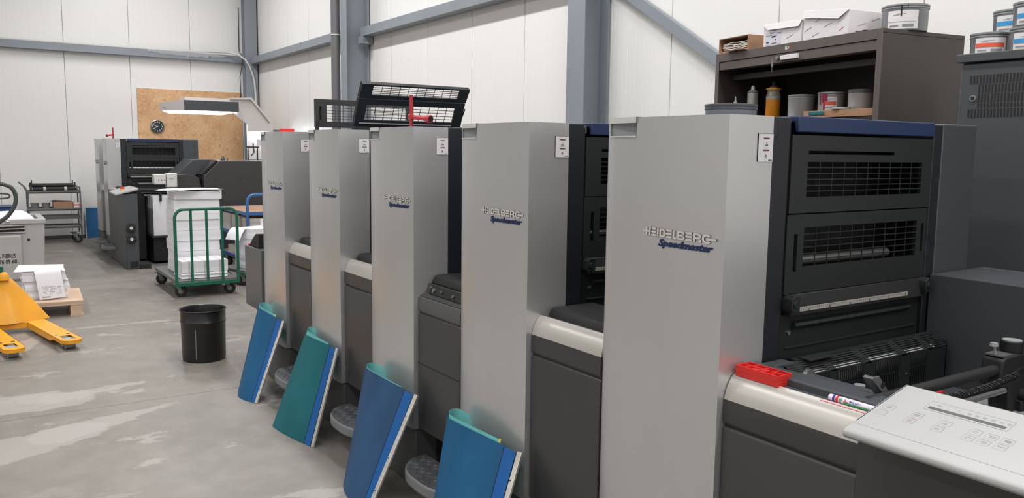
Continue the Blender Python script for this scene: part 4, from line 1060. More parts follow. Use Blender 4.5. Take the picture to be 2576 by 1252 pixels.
# ---------------------------------------------------------------- rubber blankets leaning on the units
def blanket(T0, B0, T1, B1, label, face, edge, bow=0.03, curl=0.045, rise=0.014, inner_to=1.0, yellow=True, corner=0.0):
    """standing rubber sheet: from the aluminium bar (T0-B0) to its far fold (T1-B1), then curling back behind itself"""
    T0, B0, T1, B1 = map(Vector, (T0, B0, T1, B1))
    t = thing('printing_blanket', label, 'printing blanket', B0, 0, 'rubber blankets leaning on the near press')
    O = B0.copy(); T0 -= O; B0 -= O; T1 -= O; B1 -= O
    nrm = (T0 - B0).cross(T1 - T0).normalized()
    if nrm.x > 0: nrm = -nrm
    def curve(P, Q, bw_, cr, z_up):
        ax = (Q - P); w = ax.length; ax = ax / w; pts = []
        for i in range(15):
            u = i / 14; pts.append(P + ax * (w * u) + nrm * (bw_ * math.sin(PI * u ** 1.15) - cr * 0.25 * max(0, u - 0.8) * 5))
        p = pts[-1]
        for i in range(1, 11):
            a = i / 10 * PI * 0.95
            nh = Vector((nrm.x, nrm.y, 0)).normalized(); ah = Vector((ax.x, ax.y, 0)).normalized()
            pts.append(p + ah * (cr * 0.8 * math.sin(a)) - nh * (cr * (1 - math.cos(a))) + Vector((0, 0, 0.012 * math.sin(a))))
        p = pts[-1]; d = (pts[-1] - pts[-2]).normalized()
        for i in range(1, 4): pts.append(p + d * 0.02 * i)
        return pts
    top = curve(T0, T1, bow, curl, 0); bot = curve(B0, B1, bow * 0.8, curl, 0)
    for k in range(len(bot)): bot[k].z = 0.001 if k < 15 else max(bot[k].z, 0.001)
    def sub(c, a, b):            # part of the curve by fraction of its indices
        n = len(c) - 1; out = []
        m = 26
        for i in range(m + 1):
            f = (a + (b - a) * i / m) * n; k = min(int(f), n - 1); out.append(c[k].lerp(c[k + 1], f - k))
        return out
    def rows(a, b, off, lo, hi):
        tt, bb = sub(top, a, b), sub(bot, a, b); R = []
        for k in range(len(tt)):
            d = (tt[min(k + 1, len(tt) - 1)] - tt[max(k - 1, 0)]).normalized(); up = (tt[k] - bb[k]).normalized(); nn = d.cross(up).normalized()
            if k == 0 and nn.dot(nrm) < 0: sgn = -1
            elif k == 0: sgn = 1
            hk = hi if not isinstance(hi, tuple) else hi[0] + (hi[1] - hi[0]) * min(1, k / 17)
            R.append([bb[k].lerp(tt[k], q) + nn * (rows.s * off) + (up * hk if q == 1 else Vector()) + (up * lo if q == 0 else Vector()) for q in (0, 0.25, 0.5, 0.75, 1)])
        return R
    d = (top[1] - top[0]).normalized(); up = (top[0] - bot[0]).normalized(); rows.s = 1 if d.cross(up).dot(nrm) > 0 else -1
    end = 0.86 if inner_to < 1 else 1.0
    MB().sheet(rows(0.10, 0.66, 0.0015, 0, 0), 0.0012).build('rubber_sheet', face, t, smooth=60)
    MB().sheet(rows(0.135, inner_to, -0.0035, 0.01, (rise * (0.25 if rise > 0.03 else 0.9), rise)), 0.0014).build('packing_sheet', M_aqua, t, smooth=60)
    MB().sheet(rows(0.03, 0.105, 0.001, 0, -0.004), 0.0016).build('edge_band', edge, t, smooth=60)
    MB().sheet(rows(0.098, 0.102, 0.0032, 0, -0.003), 0.0005).build('glue_line', M_ink, t)
    if yellow:
        R = rows(0.130, 0.142, -0.0018, 0, rise + 0.001); R = [[r[3].lerp(r[4], 0.86), r[4]] for r in R]
        MB().sheet(R, 0.0006).build('yellow_tip', M_yel2, t)
    # clamping bar: small profiled section swept between floor and unit
    U = (T0 - B0); L_ = U.length; U = U / L_; A = (T1 - T0); A = (A - U * A.dot(U)).normalized(); N = nrm
    F = Matrix(((A.x, N.x, U.x, 0), (A.y, N.y, U.y, 0), (A.z, N.z, U.z, 0), (0, 0, 0, 1)))
    bar = MB(F).prism([(-0.004, -0.006), (-0.004, 0.004), (0.004, 0.006), (0.0045, 0.0045), (0.0055, 0.0045), (0.006, 0.006), (0.017, 0.006), (0.018, -0.006)], 'z', 0.002, L_ + 0.003).build('clamping_bar', M_bar, t, bevel=0.0008)
    for z in (0.09, 0.24, 0.44):
        m4 = F @ Matrix.Translation((0.012, 0.0062, z)) @ Matrix.Rotation(-PI / 2, 4, 'X')
        MB(m4).lathe([(0, 0.001), (0.003, 0.001), (0.003, 0)], (0, 0, 0), 10).build('hole', M_ink, bar)
    return t
blanket((1.662, 5.164, 0.480), (1.436, 5.041, 0), (1.585, 5.475, 0.530), (1.385, 5.30, 0), 'blue rubber blanket leaning on the farthest unit, leftmost of four', M_bluep2, M_edgeb, bow=0.035, curl=0.038)
blanket((1.662, 4.235, 0.495), (1.467, 4.115, 0), (1.62, 4.645, 0.500), (1.385, 4.556, 0), 'teal green rubber blanket, the only green one of four', M_teal, M_edgeb, bow=0.012, curl=0.020, rise=0.034, yellow=False)
blanket((1.662, 3.266, 0.480), (1.406, 3.233, 0), (1.580, 3.663, 0.530), (1.40, 3.53, 0), 'darker indigo blue rubber blanket leaning on the middle unit', M_bluep3, M_edgeb, bow=0.03, curl=0.036, rise=0.004, yellow=False)
blanket((1.662, 2.416, 0.482), (1.423, 2.326, 0), (1.580, 2.831, 0.513), (1.401, 2.697, 0), 'nearest blue rubber blanket, cut by the bottom of the frame', M_bluep2, M_edgeb, bow=0.02, curl=0.038, rise=0.014)

# ---------------------------------------------------------------- waste bin
t = thing('waste_bin', 'round black metal bin standing alone on the floor', 'bin', (1.425, 6.36, 0))
prof = [(0.0, 0.004), (0.142, 0.004), (0.144, 0.0), (0.150, 0.0), (0.154, 0.012), (0.156, 0.02), (0.160, 0.285), (0.163, 0.289), (0.164, 0.303), (0.161, 0.307), (0.162, 0.378), (0.168, 0.381), (0.170, 0.386), (0.167, 0.391), (0.162, 0.389), (0.158, 0.378), (0.152, 0.02), (0.0, 0.014)]
MB().lathe(prof, (0, 0, 0), 48).build('shell', M_bin, t, smooth=40)
MB(Matrix.Rotation(-2.15, 4, 'Z')).box(0.1565, 0.1592, -0.003, 0.003, 0.03, 0.28).build('seam', M_tubeg, t)

# ---------------------------------------------------------------- pallet truck
t = thing('pallet_truck', 'yellow pallet truck at the left edge with two forks', 'pallet truck', (0.30, 8.05, 0), 0.0)
dirv = Vector((0.60 - 0.41, 7.10 - 8.12, 0)).normalized()
def fork(bx_, by_, ex, ey, w=0.155):
    d = Vector((ex - bx_, ey - by_, 0)); L = d.length; ang = math.atan2(d.y, d.x)
    M = Matrix.Translation((bx_, by_, 0)) @ Matrix.Rotation(ang, 4, 'Z')
    hw = w / 2
    out = [(0, -hw), (L - 0.09, -hw)] + [(L - 0.09 + 0.09 * math.cos(a), hw * 0.98 * math.sin(a)) for a in [(-PI / 2 + PI * k / 12) for k in range(1, 12)]] + [(L - 0.09, hw), (0, hw)]
    # top plate with a roller slot
    sx0, sx1, sw = L - 0.24, L - 0.08, 0.040
    m = MB(M)
    zt = 0.085
    m.box(0, sx0, -hw, hw, zt - 0.006, zt).box(sx0, sx1, -hw, -sw, zt - 0.006, zt).box(sx0, sx1, sw, hw, zt - 0.006, zt)
    tip = [(sx1, -hw), (L - 0.09, -hw)] if sx1 < L - 0.09 else [(sx1, -hw)]
    tip = [(sx1, -hw)] + [(L - 0.08 + 0.08 * math.cos(a), hw * math.sin(a)) for a in [(-PI / 2 + PI * k / 12) for k in range(1, 12)]] + [(sx1, hw)]
    m.prism(tip, 'z', zt - 0.006, zt)
    m.prism([(0, zt), (0, zt - 0.05), (L - 0.34, zt - 0.05), (L - 0.26, zt - 0.028), (L - 0.08, zt - 0.028), (L - 0.08, zt)], 'y', -hw, -hw + 0.006)
    m.prism([(0, zt), (0, zt - 0.05), (L - 0.34, zt - 0.05), (L - 0.26, zt - 0.028), (L - 0.08, zt - 0.028), (L - 0.08, zt)], 'y', hw - 0.006, hw)
    rr = [[(L - 0.08 + 0.08 * math.cos(a), hw * math.sin(a), z) for z in (zt - 0.028, zt)] for a in [(-PI / 2 + PI * k / 12) for k in range(0, 13)]]
    m.sheet(rr)
    m.M = Matrix.Translation(-Vector((0.30, 8.05, 0))) @ M
    m2 = MB(Matrix.Translation(-Vector((0.30, 8.05, 0)))); m2.add(m.v, m.f)
    o = m2.build('fork', M_yellow, t, bevel=0.002)
    MM = Matrix.Translation(-Vector((0.30, 8.05, 0))) @ M
    r = MB(MM)
    for q in (sx0 + 0.045, sx1 - 0.035):
        r.cyl((q, -0.034, 0.038), (q, 0.034, 0.038), 0.036, 20)
        r2 = MB(MM).cyl((q, -0.034, 0.038), (q, 0.034, 0.038), 0.036, 20).build('load_roller', M_recess, o, smooth=40)
    MB(MM).box(sx0 - 0.07, sx0 - 0.04, -0.055, -0.03, zt, zt + 0.001).box(sx0 - 0.07, sx0 - 0.04, 0.03, 0.055, zt, zt + 0.001).build('slot', M_ink, o)
fork(0.415, 8.12, 0.62, 7.10); fork(0.03, 8.12, 0.225, 7.00)
M0 = Matrix.Translation(-Vector((0.30, 8.05, 0)))
# pressed steel hood between the forks, rising to a rounded peak
rows = []
for i in range(9):
    u = i / 8                                    # bottom to top
    w = 0.29 * (1 - u) ** 0.92 + 0.035
    z = 0.085 + 0.385 * u; yy = 8.06 + 0.10 * u
    rows.append([(0.205 + w * s, yy - 0.05 * (1 - abs(s)) * (1 - 0.5 * u) + 0.10 * abs(s) ** 2, z - 0.012 * abs(s) * u) for s in (-1, -0.75, -0.4, 0, 0.4, 0.75, 1)])
MB(M0).sheet(rows, 0.006).build('hood', M_yellow, t, smooth=50)
MB(M0).lathe([(0.0, 0.05), (0.022, 0.045), (0.038, 0.02), (0.042, -0.02)], (0.205, 8.14, 0.47), 20).build('hood_peak', M_yellow, t, smooth=60)
MB(M0).box(-0.06, 0.49, 8.04, 8.115, 0.035, 0.088).build('cross_beam', M_yellow, t, bevel=0.004)
MB(M0).box(-0.12, 0.16, 8.17, 8.30, 0.1, 0.55).build('pump_block', M_rubber, t, bevel=0.01)
pts = [(0.10, 8.22, 0.5), (0.12, 8.2, 0.85), (0.19, 8.12, 0.94), (0.26, 8.1, 1.0), (0.315, 8.1, 1.09), (0.325, 8.1, 1.17), (0.30, 8.1, 1.235), (0.25, 8.1, 1.265), (0.18, 8.1, 1.275), (0.05, 8.1, 1.275), (-0.05, 8.1, 1.2), (-0.07, 8.1, 1.1), (0.0, 8.12, 0.98), (0.10, 8.2, 0.86)]
def smooth_path(p, k=5):
    p = [Vector(q) for q in p]; out = []
    for i in range(len(p) - 1):
        a, b_, c, d = p[max(i - 1, 0)], p[i], p[i + 1], p[min(i + 2, len(p) - 1)]
        for j in range(k):
            u = j / k
            out.append(0.5 * ((2 * b_) + (c - a) * u + (2 * a - 5 * b_ + 4 * c - d) * u * u + (3 * b_ - a - 3 * c + d) * u ** 3))
    return out + [p[-1]]
MB(M0).tube(smooth_path(pts), 0.017, 10).build('tiller_loop', M_handleg, t, smooth=60)
MB(M0).tube(smooth_path([(0.12, 8.1, 1.15), (0.20, 8.09, 1.148), (0.265, 8.09, 1.152), (0.282, 8.09, 1.168), (0.265, 8.09, 1.186), (0.2, 8.09, 1.19), (0.12, 8.1, 1.188)]), 0.007, 8).build('release_lever', M_handleg, t, smooth=60)

# ---------------------------------------------------------------- grey paper container and what is in it
t = thing('paper_container', 'grey plastic waste paper container with black stencilled letters', 'container', (0.0, 10.58, 0))
m = MB()
W0, W1, H = -0.55, 0.69, 0.80
m.add([(W0, 0, 0), (0.66, 0, 0), (W1, 0, 0.72), (W0, 0, 0.72), (W0, 0.8, 0), (0.66, 0.8, 0), (W1, 0.8, 0.72), (W0, 0.8, 0.72)], [(0, 1, 2, 3), (4, 7, 6, 5), (0, 3, 7, 4), (1, 5, 6, 2), (0, 4, 5, 1)])
m.box(W0 - .01, W1 + .012, -0.014, 0.05, 0.72, 0.775).box(W0 - .01, W1 + .012, 0.76, 0.815, 0.72, 0.775).box(0.63, W1 + 0.012, 0.05, 0.76, 0.72, 0.775).box(W0 - .01, W0 + .05, 0.05, 0.76, 0.72, 0.775)
m.box(W0, 0.64, 0.04, 0.77, 0.60, 0.62)
body = m.build('body', M_binp, t, bevel=0.008)
MB().box(W0, 0.455, -0.035, 0.0, 0.10, 0.60).build('raised_front', M_binp, t, bevel=0.022, seg=4)
MB().box(W0, 0.44, -0.022, 0.0, 0.0, 0.07).build('foot_rail', M_binp, t, bevel=0.006)
for z in (0.625, 0.665, 0.70): MB().box(W0, 0.50, -0.02, 0.0, z, z + 0.012).build('rib', M_binp, t, bevel=0.003)
MB().box(W0, 0.49, -0.001, 0.0, 0.62, 0.715).build('rib_shade_strip', M_rubber, t)  # black strip painted in as the shade between the ribs
MB().cyl((0.525, -0.004, 0.545), (0.525, 0, 0.545), 0.014, 16).build('plug', M_ink, t)
m = MB()
text_geo(m, 'L FIBRES', 0.062, RY, (0.228, -0.0365, 0.355), width=0.165, bold=0.0012, depth=0.0004)
text_geo(m, '76 09 60', 0.062, RY, (0.232, -0.0365, 0.290), width=0.168, bold=0.0012, depth=0.0004)
m.build('stencilled_letters', M_ink, body)
MB().box(0.10, 0.262, -0.05, -0.036, 0.12, 0.26).build('green_mark_plate', M_green, t)
random.seed(11)
for i, (x, y, z, rz, ti, lb) in enumerate(((0.06, 10.78, 0.85, -0.9, -0.16, 'crumpled white sheet heaped highest in the grey container'), (0.24, 10.76, 0.80, -0.5, -0.10, 'white sheet sliding to the right inside the grey container'), (0.42, 10.80, 0.785, -1.2, -0.12, 'pale sheet leaning along the right rim of grey container'))):
    loose_sheet((x, y, z), 0.40, 0.30, rz, -0.10, lb, 'sheets thrown in the grey container', i, tilt=ti)
o = MB().box(-0.1, 0.42, 0, 0.3, 0, 0.84).box(-0.11, 0.43, -0.01, 0.31, 0.84, 0.865).build('crate', M_darkblue, loc=(0.0, 11.55, 0), bevel=0.01)
tag(o, 'dark blue box showing just above the grey container', 'crate')

# ---------------------------------------------------------------- pallet with stacks
t = thing('wooden_pallet', 'pale wooden pallet carrying three short paper stacks', 'pallet', (0.50, 8.62, 0), -0.06)
MB().box(-0.12, 0.345, 0, 0.80, 0.125, 0.145).build('deck', M_wood, t, bevel=0.002)
for y in (0.0, 0.35, 0.70): MB().box(-0.12, 0.345, y, y + 0.09, 0.105, 0.1245).build('cross_board', M_wood, t)
for x in (-0.10, 0.235):
    for y in (0.005, 0.36, 0.70): MB().box(x, x + 0.10, y, y + 0.09, 0.0175, 0.1045).build('block', M_wood, t, bevel=0.002)
    MB().box(x - 0.005, x + 0.105, 0.0, 0.795, 0.0, 0.017).build('bottom_board', M_wood, t)
PG = 'paper stacks on the wooden pallet'
lift((0.555, 9.02, 0.147), 0.36, 0.40, 0.085, 0.0, 'lowest paper stack on the wooden pallet', PG, seed=61, jit=0.01)
lift((0.56, 9.03, 0.234), 0.37, 0.40, 0.085, 0.03, 'middle paper stack on the wooden pallet', PG, seed=62, jit=0.008)
lift((0.555, 9.02, 0.321), 0.36, 0.41, 0.09, -0.04, 'top paper stack on the wooden pallet', PG, seed=63, jit=0.006)
o = MB().add([(0.30, 8.83, 0.418), (0.70, 8.80, 0.413), (0.745, 9.20, 0.418), (0.36, 9.24, 0.430), (0.30, 8.83, 0.421), (0.70, 8.80, 0.416), (0.745, 9.20, 0.421), (0.36, 9.24, 0.433)], [(0, 3, 2, 1), (4, 5, 6, 7), (0, 1, 5, 4), (1, 2, 6, 5), (2, 3, 7, 6), (3, 0, 4, 7)]).build('paper_sheet', M_paper)
tag(o, 'stiff white sheet skewed over the top of the pallet stacks', 'paper')
rows = []
for i in range(12):
    u = i / 11
    if u < 0.2: y = 8.86 - 0.04 * u / 0.2; z = 0.426
    else:
        k = (u - 0.2) / 0.8; y = 8.80 - 0.035 * math.sin(k * PI * 0.5) - 0.03 * k; z = 0.426 - 0.27 * k ** 1.15
    rows.append([(0.455 + 0.04 * u + v * 0.215, y - 0.01 * v, z + 0.014 * v) for v in (0, 0.33, 0.66, 1)])
o = MB().sheet(rows, 0.001).build('printed_sheet', M_paper, smooth=60)
tag(o, 'printed white sheet hanging down over the pallet stacks', 'paper')
m = MB(Matrix.Translation((0.0, 0.0, 0.0)))
rnd = random.Random(8)
def on_sheet(a, b):
    k = b; y = 8.80 - 0.035 * math.sin(k * PI * 0.5) - 0.03 * k - 0.01 * a - 0.0035; z = 0.426 - 0.27 * k ** 1.15 + 0.014 * a
    return (0.455 + 0.04 * (0.2 + 0.8 * k) + a * 0.215, y, z)
for i in range(34):
    a = rnd.uniform(0.14, 0.84); b = rnd.uniform(0.60, 0.88); w = rnd.uniform(0.02, 0.14)
    a2 = min(a + w, 0.92); m.add([on_sheet(a, b), on_sheet(a2, b), on_sheet(a2, b + 0.007), on_sheet(a, b + 0.007)], [(0, 1, 2, 3)])
    if i % 2: m.add([on_sheet(a, b), on_sheet(a + .008, b), on_sheet(a + .008, b + 0.06), on_sheet(a, b + 0.06)], [(0, 1, 2, 3)])
m.add([on_sheet(.12, .93), on_sheet(.42, .93), on_sheet(.42, .95), on_sheet(.12, .95)], [(0, 1, 2, 3)])
m.build('printed_lines', M_greyink, o)

# ---------------------------------------------------------------- grey shelf cart against the far wall
t = thing('service_cart', 'grey steel three-shelf cart against the far wall', 'cart', (0.77, 15.15, 0), 0.0)
for z in (0.83, 0.55, 0.26):
    MB().box(0, 0.76, 0, 0.42, z, z + 0.012).box(0, 0.76, 0, 0.006, z - .01, z + 0.035).box(0, 0.76, 0.414, 0.42, z - .01, z + 0.035).box(0, .006, 0.006, .414, z - .01, z + .035).box(.754, .76, 0.006, .414, z - .01, z + .035).build('shelf', M_tubeg, t, bevel=0.002)
MB().box(0.02, 0.74, 0.05, 0.37, 0.40, 0.455).build('hanging_tray', M_kick, t, bevel=0.004)
for y in (0.02, 0.40):
    MB().tube(smooth_path([(0.75, y, 0.14), (0.75, y, 0.86), (0.73, y, 0.91), (0.68, y, 0.92)]), 0.012, 8).build('post', M_tubeg, t, smooth=60)
    MB().tube([(0.01, y, 0.14), (0.01, y, 0.84), (-0.03, y, 0.93), (-0.10, y, 1.0)], 0.012, 8).build('post', M_tubeg, t, smooth=60)
for x, y in ((0.07, 0.05), (0.70, 0.05), (0.07, 0.38), (0.69, 0.38)): caster(t, x, y, 0.062, 0.15, 1.2)
for i, (y, z, lb) in enumerate(((15.24, 0.89, 'black ink roller in front on the grey cart top shelf'), (15.42, 0.945, 'black ink roller at the back on the grey cart top shelf'))):
    t = thing('ink_roller', lb, 'roller', (1.15, y, z), 0, 'rollers on the grey cart')
    MB().cyl((-0.30, 0, 0), (0.30, 0, 0), 0.032, 16).build('roller_body', M_rubber, t, smooth=40)
    MB().cyl((-0.345, 0, 0), (0.345, 0, 0), 0.012, 10).build('axle', M_steel, t, smooth=40)
    for x in (-0.33, 0.31): MB().box(x, x + 0.022, -0.03, 0.03, -0.033 if i == 0 else -0.09, 0.045).build('end_bearing', M_rubber, t)
    if i == 0:
        for x in (-0.13, 0.17): MB().cyl((x - 0.02, 0, 0), (x + 0.02, 0, 0), 0.036, 16).build('pale_ring', M_cloth, t)
    else:
        for x in (-0.30, 0.29): MB().cyl((x, 0, 0.0), (x, 0, 0.085), 0.009, 8).build('pin', M_ink, t)

def tin(loc, r, h, label, group, body=None, lid=True, band=None, ang=0.0, span=1.9, base=None, dark=False, gname='ink_tin', rz=0.0, text=True):
    t = thing(gname, label, 'tin', loc, rz, group)
    b = body or M_can
    MB().lathe([(0.0, 0.0), (r * 0.93, 0.0), (r * 0.95, 0.004), (r * 0.97, h * 0.86), (r * 0.985, h * 0.88), (r * 0.985, h), (0.0, h)], (0, 0, 0), 40).build('body', b, t, smooth=40)
    if lid: MB().lathe([(r * 0.985, h - 0.016), (r * 1.0, h - 0.015), (r * 1.0, h - 0.011), (r * 0.985, h - 0.010), (r * 0.985, h - 0.006), (r * 1.005, h - 0.005), (r * 1.005, h + 0.002), (r * 0.93, h + 0.003), (r * 0.92, h - 0.002), (0, h - 0.002)], (0, 0, 0), 40).build('lid', M_cand if dark else b, t, smooth=40)
    if band:
        rr = r * 0.974
        lo, hi = h * 0.06, h * 0.76
        o = MB().lathe([(rr - .002, lo), (rr, lo), (rr + .001, hi), (rr - .002, hi)], (0, 0, 0), 24, a0=ang - span / 2, a1=ang + span / 2).build('paper_label', M_label, t, smooth=40)
        MB().lathe([(rr + .0004, h * 0.34), (rr + .0018, h * 0.34), (rr + .0020, h * 0.52), (rr + .0008, h * 0.52)], (0, 0, 0), 24, a0=ang - span * 0.48, a1=ang + span * 0.42).build('colour_band', band, o, smooth=40)
        if text:
            m = MB()
            for (z0, z1, a, b2) in ((.16, .21, -.42, -.12), (.14, .24, .0, .35), (.62, .64, -.2, .1), (.58, .60, -.3, -.1)):
                m.lathe([(rr + .0018, h * z0), (rr + .0019, h * z1)], (0, 0, 0), 8, a0=ang + span * a, a1=ang + span * b2)
            m.build('label_print', M_greyink, o)
    return t
CG = 'things on the middle shelf of the grey cart'
tin((0.87, 15.30, 0.563), 0.062, 0.10, 'left grey tin on the middle shelf of the grey cart', CG)
tin((1.03, 15.30, 0.563), 0.062, 0.10, 'right grey tin on the middle shelf of the grey cart', CG)
archive_box((1.13, 15.20, 0.563), 0.28, 0.2, 0.12, 0, 'brown cardboard box on the grey cart under a dark folded cloth', CG, M_card, lid=False, nm='cardboard_box')
b = archive_box((1.42, 15.20, 0.563), 0.09, 0.2, 0.10, 0, 'small white and red carton at the cart shelf end', CG, M_label, lid=False, nm='carton')
MB().box(-.001, .091, -0.002, 0, 0.055, 0.075).build('red_stripe', M_orange, b)
tag(MB().prism([(1.08, 0.69), (1.15, 0.705), (1.38, 0.69), (1.40, 0.685), (1.25, 0.685)], 'y', 15.22, 15.36).build('folded_cloth', M_rubber), 'dark folded cloth lying on the cart cardboard box', 'cloth')
o = MB(rot_about((0, 0, 0), 0, -0.03)).box(0, 0.36, 0, 0.012, 0.0, 0.525).build('blue_board', M_boardb, loc=(1.66, 15.85, 0.001))
tag(o, 'blue board with pale left edge leaning on the far wall', 'board')
MB(rot_about((0, 0, 0), 0, -0.03)).box(-0.008, 0.0, -0.0, 0.012, 0.0, 0.525).build('pale_edge', M_cap, o)

# ---------------------------------------------------------------- viewing station with overhead lamp
t = thing('viewing_station', 'beige viewing station with a lit hood on an angled arm', 'viewing booth', (0, 14.0, 0))
MB().prism([(3.70, 2.20), (3.70, 2.395), (4.02, 2.42), (4.345, 2.03), (4.345, 1.40), (3.965, 1.40), (3.965, 1.99)], 'y', 0.06, 0.085).build('side_panel', M_hood, t, bevel=0.002)
MB().prism([(3.69, 2.39), (3.69, 2.415), (4.03, 2.435), (4.36, 2.04), (4.34, 2.02), (4.02, 2.40)], 'y', 0.0, 0.75).build('arm_cover', M_hood, t)
MB().box(3.965, 4.35, 0.088, 0.11, 0.75, 1.995).build('back_panel', mat('lit_back_white', (0.85, 0.87, 0.9), 0.5), t)
MB().box(4.33, 4.35, 0.086, 0.75, 0.0, 2.02).build('leg', M_hood, t)
MB().box(3.5, 4.35, 0.12, 0.80, 0.72, 0.76).build('table', M_greyl, t)
lampt = MB().box(2.94, 3.80, -0.06, 0.0, 2.185, 2.345).build('lamp_fascia', M_grey, t, bevel=0.004)
MB().prism([(2.66, 2.185), (2.66, 2.30), (2.94, 2.345), (2.94, 2.185)], 'y', -0.06, 0.0)
m = MB().add([(2.94, -0.058, 2.185), (2.94, -0.058, 2.345), (2.70, 0.62, 2.32), (2.70, 0.62, 2.185), (2.95, -0.05, 2.185), (2.95, -0.05, 2.345), (2.715, 0.62, 2.32), (2.715, 0.62, 2.185)], [(0, 1, 2, 3), (4, 7, 6, 5), (0, 4, 5, 1), (1, 5, 6, 2), (2, 6, 7, 3), (3, 7, 4, 0)])
m.build('lamp_end', M_hood, t)
MB().cyl((2.745, 0.45, 2.235), (2.735, 0.45, 2.235), 0.012, 10).build('socket', M_brown, t)
m = MB().add([(2.95, 0.0, 2.33), (3.80, 0.0, 2.33), (3.80, 0.7, 2.33), (2.72, 0.7, 2.31), (2.95, 0.0, 2.345), (3.80, 0.0, 2.345), (3.80, 0.7, 2.345), (2.72, 0.7, 2.325)], [(0, 3, 2, 1), (4, 5, 6, 7), (0, 1, 5, 4), (2, 3, 7, 6), (1, 2, 6, 5), (3, 0, 4, 7)])
m.build('lamp_top', M_hood, t)
MB().box(2.98, 3.80, 0.10, 0.50, 2.347, 2.40).build('ballast_cover', M_hood, t, bevel=0.004)
m = MB().add([(2.96, 0.0, 2.192), (3.79, 0.0, 2.192), (3.79, 0.68, 2.192), (2.74, 0.68, 2.192), (2.98, 0.02, 2.178), (3.77, 0.02, 2.178), (3.70, 0.64, 2.150), (2.84, 0.64, 2.150)], [(0, 1, 2, 3), (4, 7, 6, 5), (0, 4, 5, 1), (2, 6, 7, 3)])
m.build('diffuser', M_lampface, t)
l = area('viewing_light', (3.3, 14.3, 2.17), 0.8, 0.5, 22, (0.95, 0.97, 1.0))
l = area('booth_light', (4.15, 13.98, 1.93), 0.3, 0.03, 5, (0.92, 0.96, 1.0), (math.radians(-30), 0, 0))
# small rack in front of it and bits on the feeder
t = thing('wire_rack', 'small dark rack with clamps beside the lit white back panel', 'rack', (3.72, 13.2, 0))
for x in (0.0, 0.15):
    m = MB()
    m.box(x, x + 0.012, 0, 0.012, 0.0, 1.60)
    m.build('post', M_rubber, t)
    for k in range(8): MB().box(x - 0.012, x, 0, 0.01, 1.42 + k * 0.02, 1.43 + k * 0.02).build('tooth', M_darkblue, t)
MB().box(-0.02, 0.18, -0.01, 0.022, 1.595, 1.62).build('crossbar', M_brown, t)
MB().tube([(0.085, 0, 1.67), (0.09, 0, 1.60), (0.10, 0, 1.53), (0.05, 0, 1.47)], 0.01, 6).build('hook', M_darkblue, t)
MB().box(0.15, 0.22, -0.02, 0.02, 1.63, 1.73).build('small_box', M_label, t)
t = thing('pipe_fitting', 'small dark fitting standing on top of the charcoal feeder hood', 'fitting', (3.08, 12.2, 1.412))
MB().lathe([(0, 0), (0.035, 0), (0.032, 0.03), (0.015, 0.045), (0.012, 0.06), (0, 0.06)], (0, 0, 0), 14).build('body', M_grey, t)
MB().box(0.06, 0.072, 0, 0.01, 0, 0.03).build('peg', M_brown, t)

# ---------------------------------------------------------------- brown cabinet
BL = Vector((3.4986, 2.2373, 0)); BR = -0.16968
def bw(x, y, z):
    s, c = math.sin(-BR), math.cos(-BR)
    return (BL.x + x * c + y * s, BL.y - x * s + y * c, z)
t = thing('roller_shutter_cabinet', 'dark brown cabinet with its shutter rolled up behind the press', 'cabinet', BL, BR)
D, W, H = 0.535, 1.2, 2.177
MB().box(0, D, 0, 0.02, 0, H - 0.0205).box(0, D, W - 0.02, W, 0, H - 0.0205).box(0, D, 0, W, H - 0.02, H).box(D - 0.012, D, 0.0205, W - 0.0205, 0, H - 0.0205).build('carcass', M_brown, t, bevel=0.002)
MB().box(-0.004, 0.0, 0, 0.03, 0, H).box(-0.004, 0.0, W - 0.03, W, 0, H).box(-0.004, 0.0, 0.0302, W - 0.0302, 2.130, H).build('face_frame', M_brownl, t, bevel=0.001)
MB().box(0.0, 0.012, 0.0302, W - 0.0302, 2.082, 2.128).box(0.012, 0.06, 0.0302, W - 0.0302, 2.082, 2.088).build('shutter', M_brownl, t, bevel=0.002)
MB().box(0.10, 0.14, 0.03, W - 0.03, 2.03, 2.06).build('inner_rail', M_brown, t)
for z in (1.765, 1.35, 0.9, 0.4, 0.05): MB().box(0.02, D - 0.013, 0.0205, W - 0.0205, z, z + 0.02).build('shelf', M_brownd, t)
MB().box(-0.016, 0.0, 0.524, 0.648, 2.093, 2.116).build('handle_plate', M_label, t, bevel=0.002)
o = MB().cyl((-0.012, 0.678, 2.108), (0.0, 0.678, 2.108), 0.011, 16).build('lock', M_steel, t, smooth=40)
mb = MB().tube([(-0.02, 0.69, 2.108), (-0.024, 0.70, 2.098), (-0.022, 0.698, 2.088)], 0.0025, 6).box(-0.026, -0.022, 0.688, 0.702, 2.062, 2.088); mb.build('key', M_steel, o)
MB().box(-0.026, -0.022, 0.692, 0.699, 2.035, 2.062).build('key_blade', M_brown, o)
m = MB(); text_geo(m, 'BLV', 0.020, Matrix(((0, 0, -1), (-1, 0, 0), (0, 1, 0))), (-0.0048, 0.625, 2.146), bold=0.0008, width=0.03); m.build('badge', M_label, t)
MB().box(-0.0048, -0.004, 0.583, 0.590, 2.146, 2.16).build('badge_red', M_red, t)

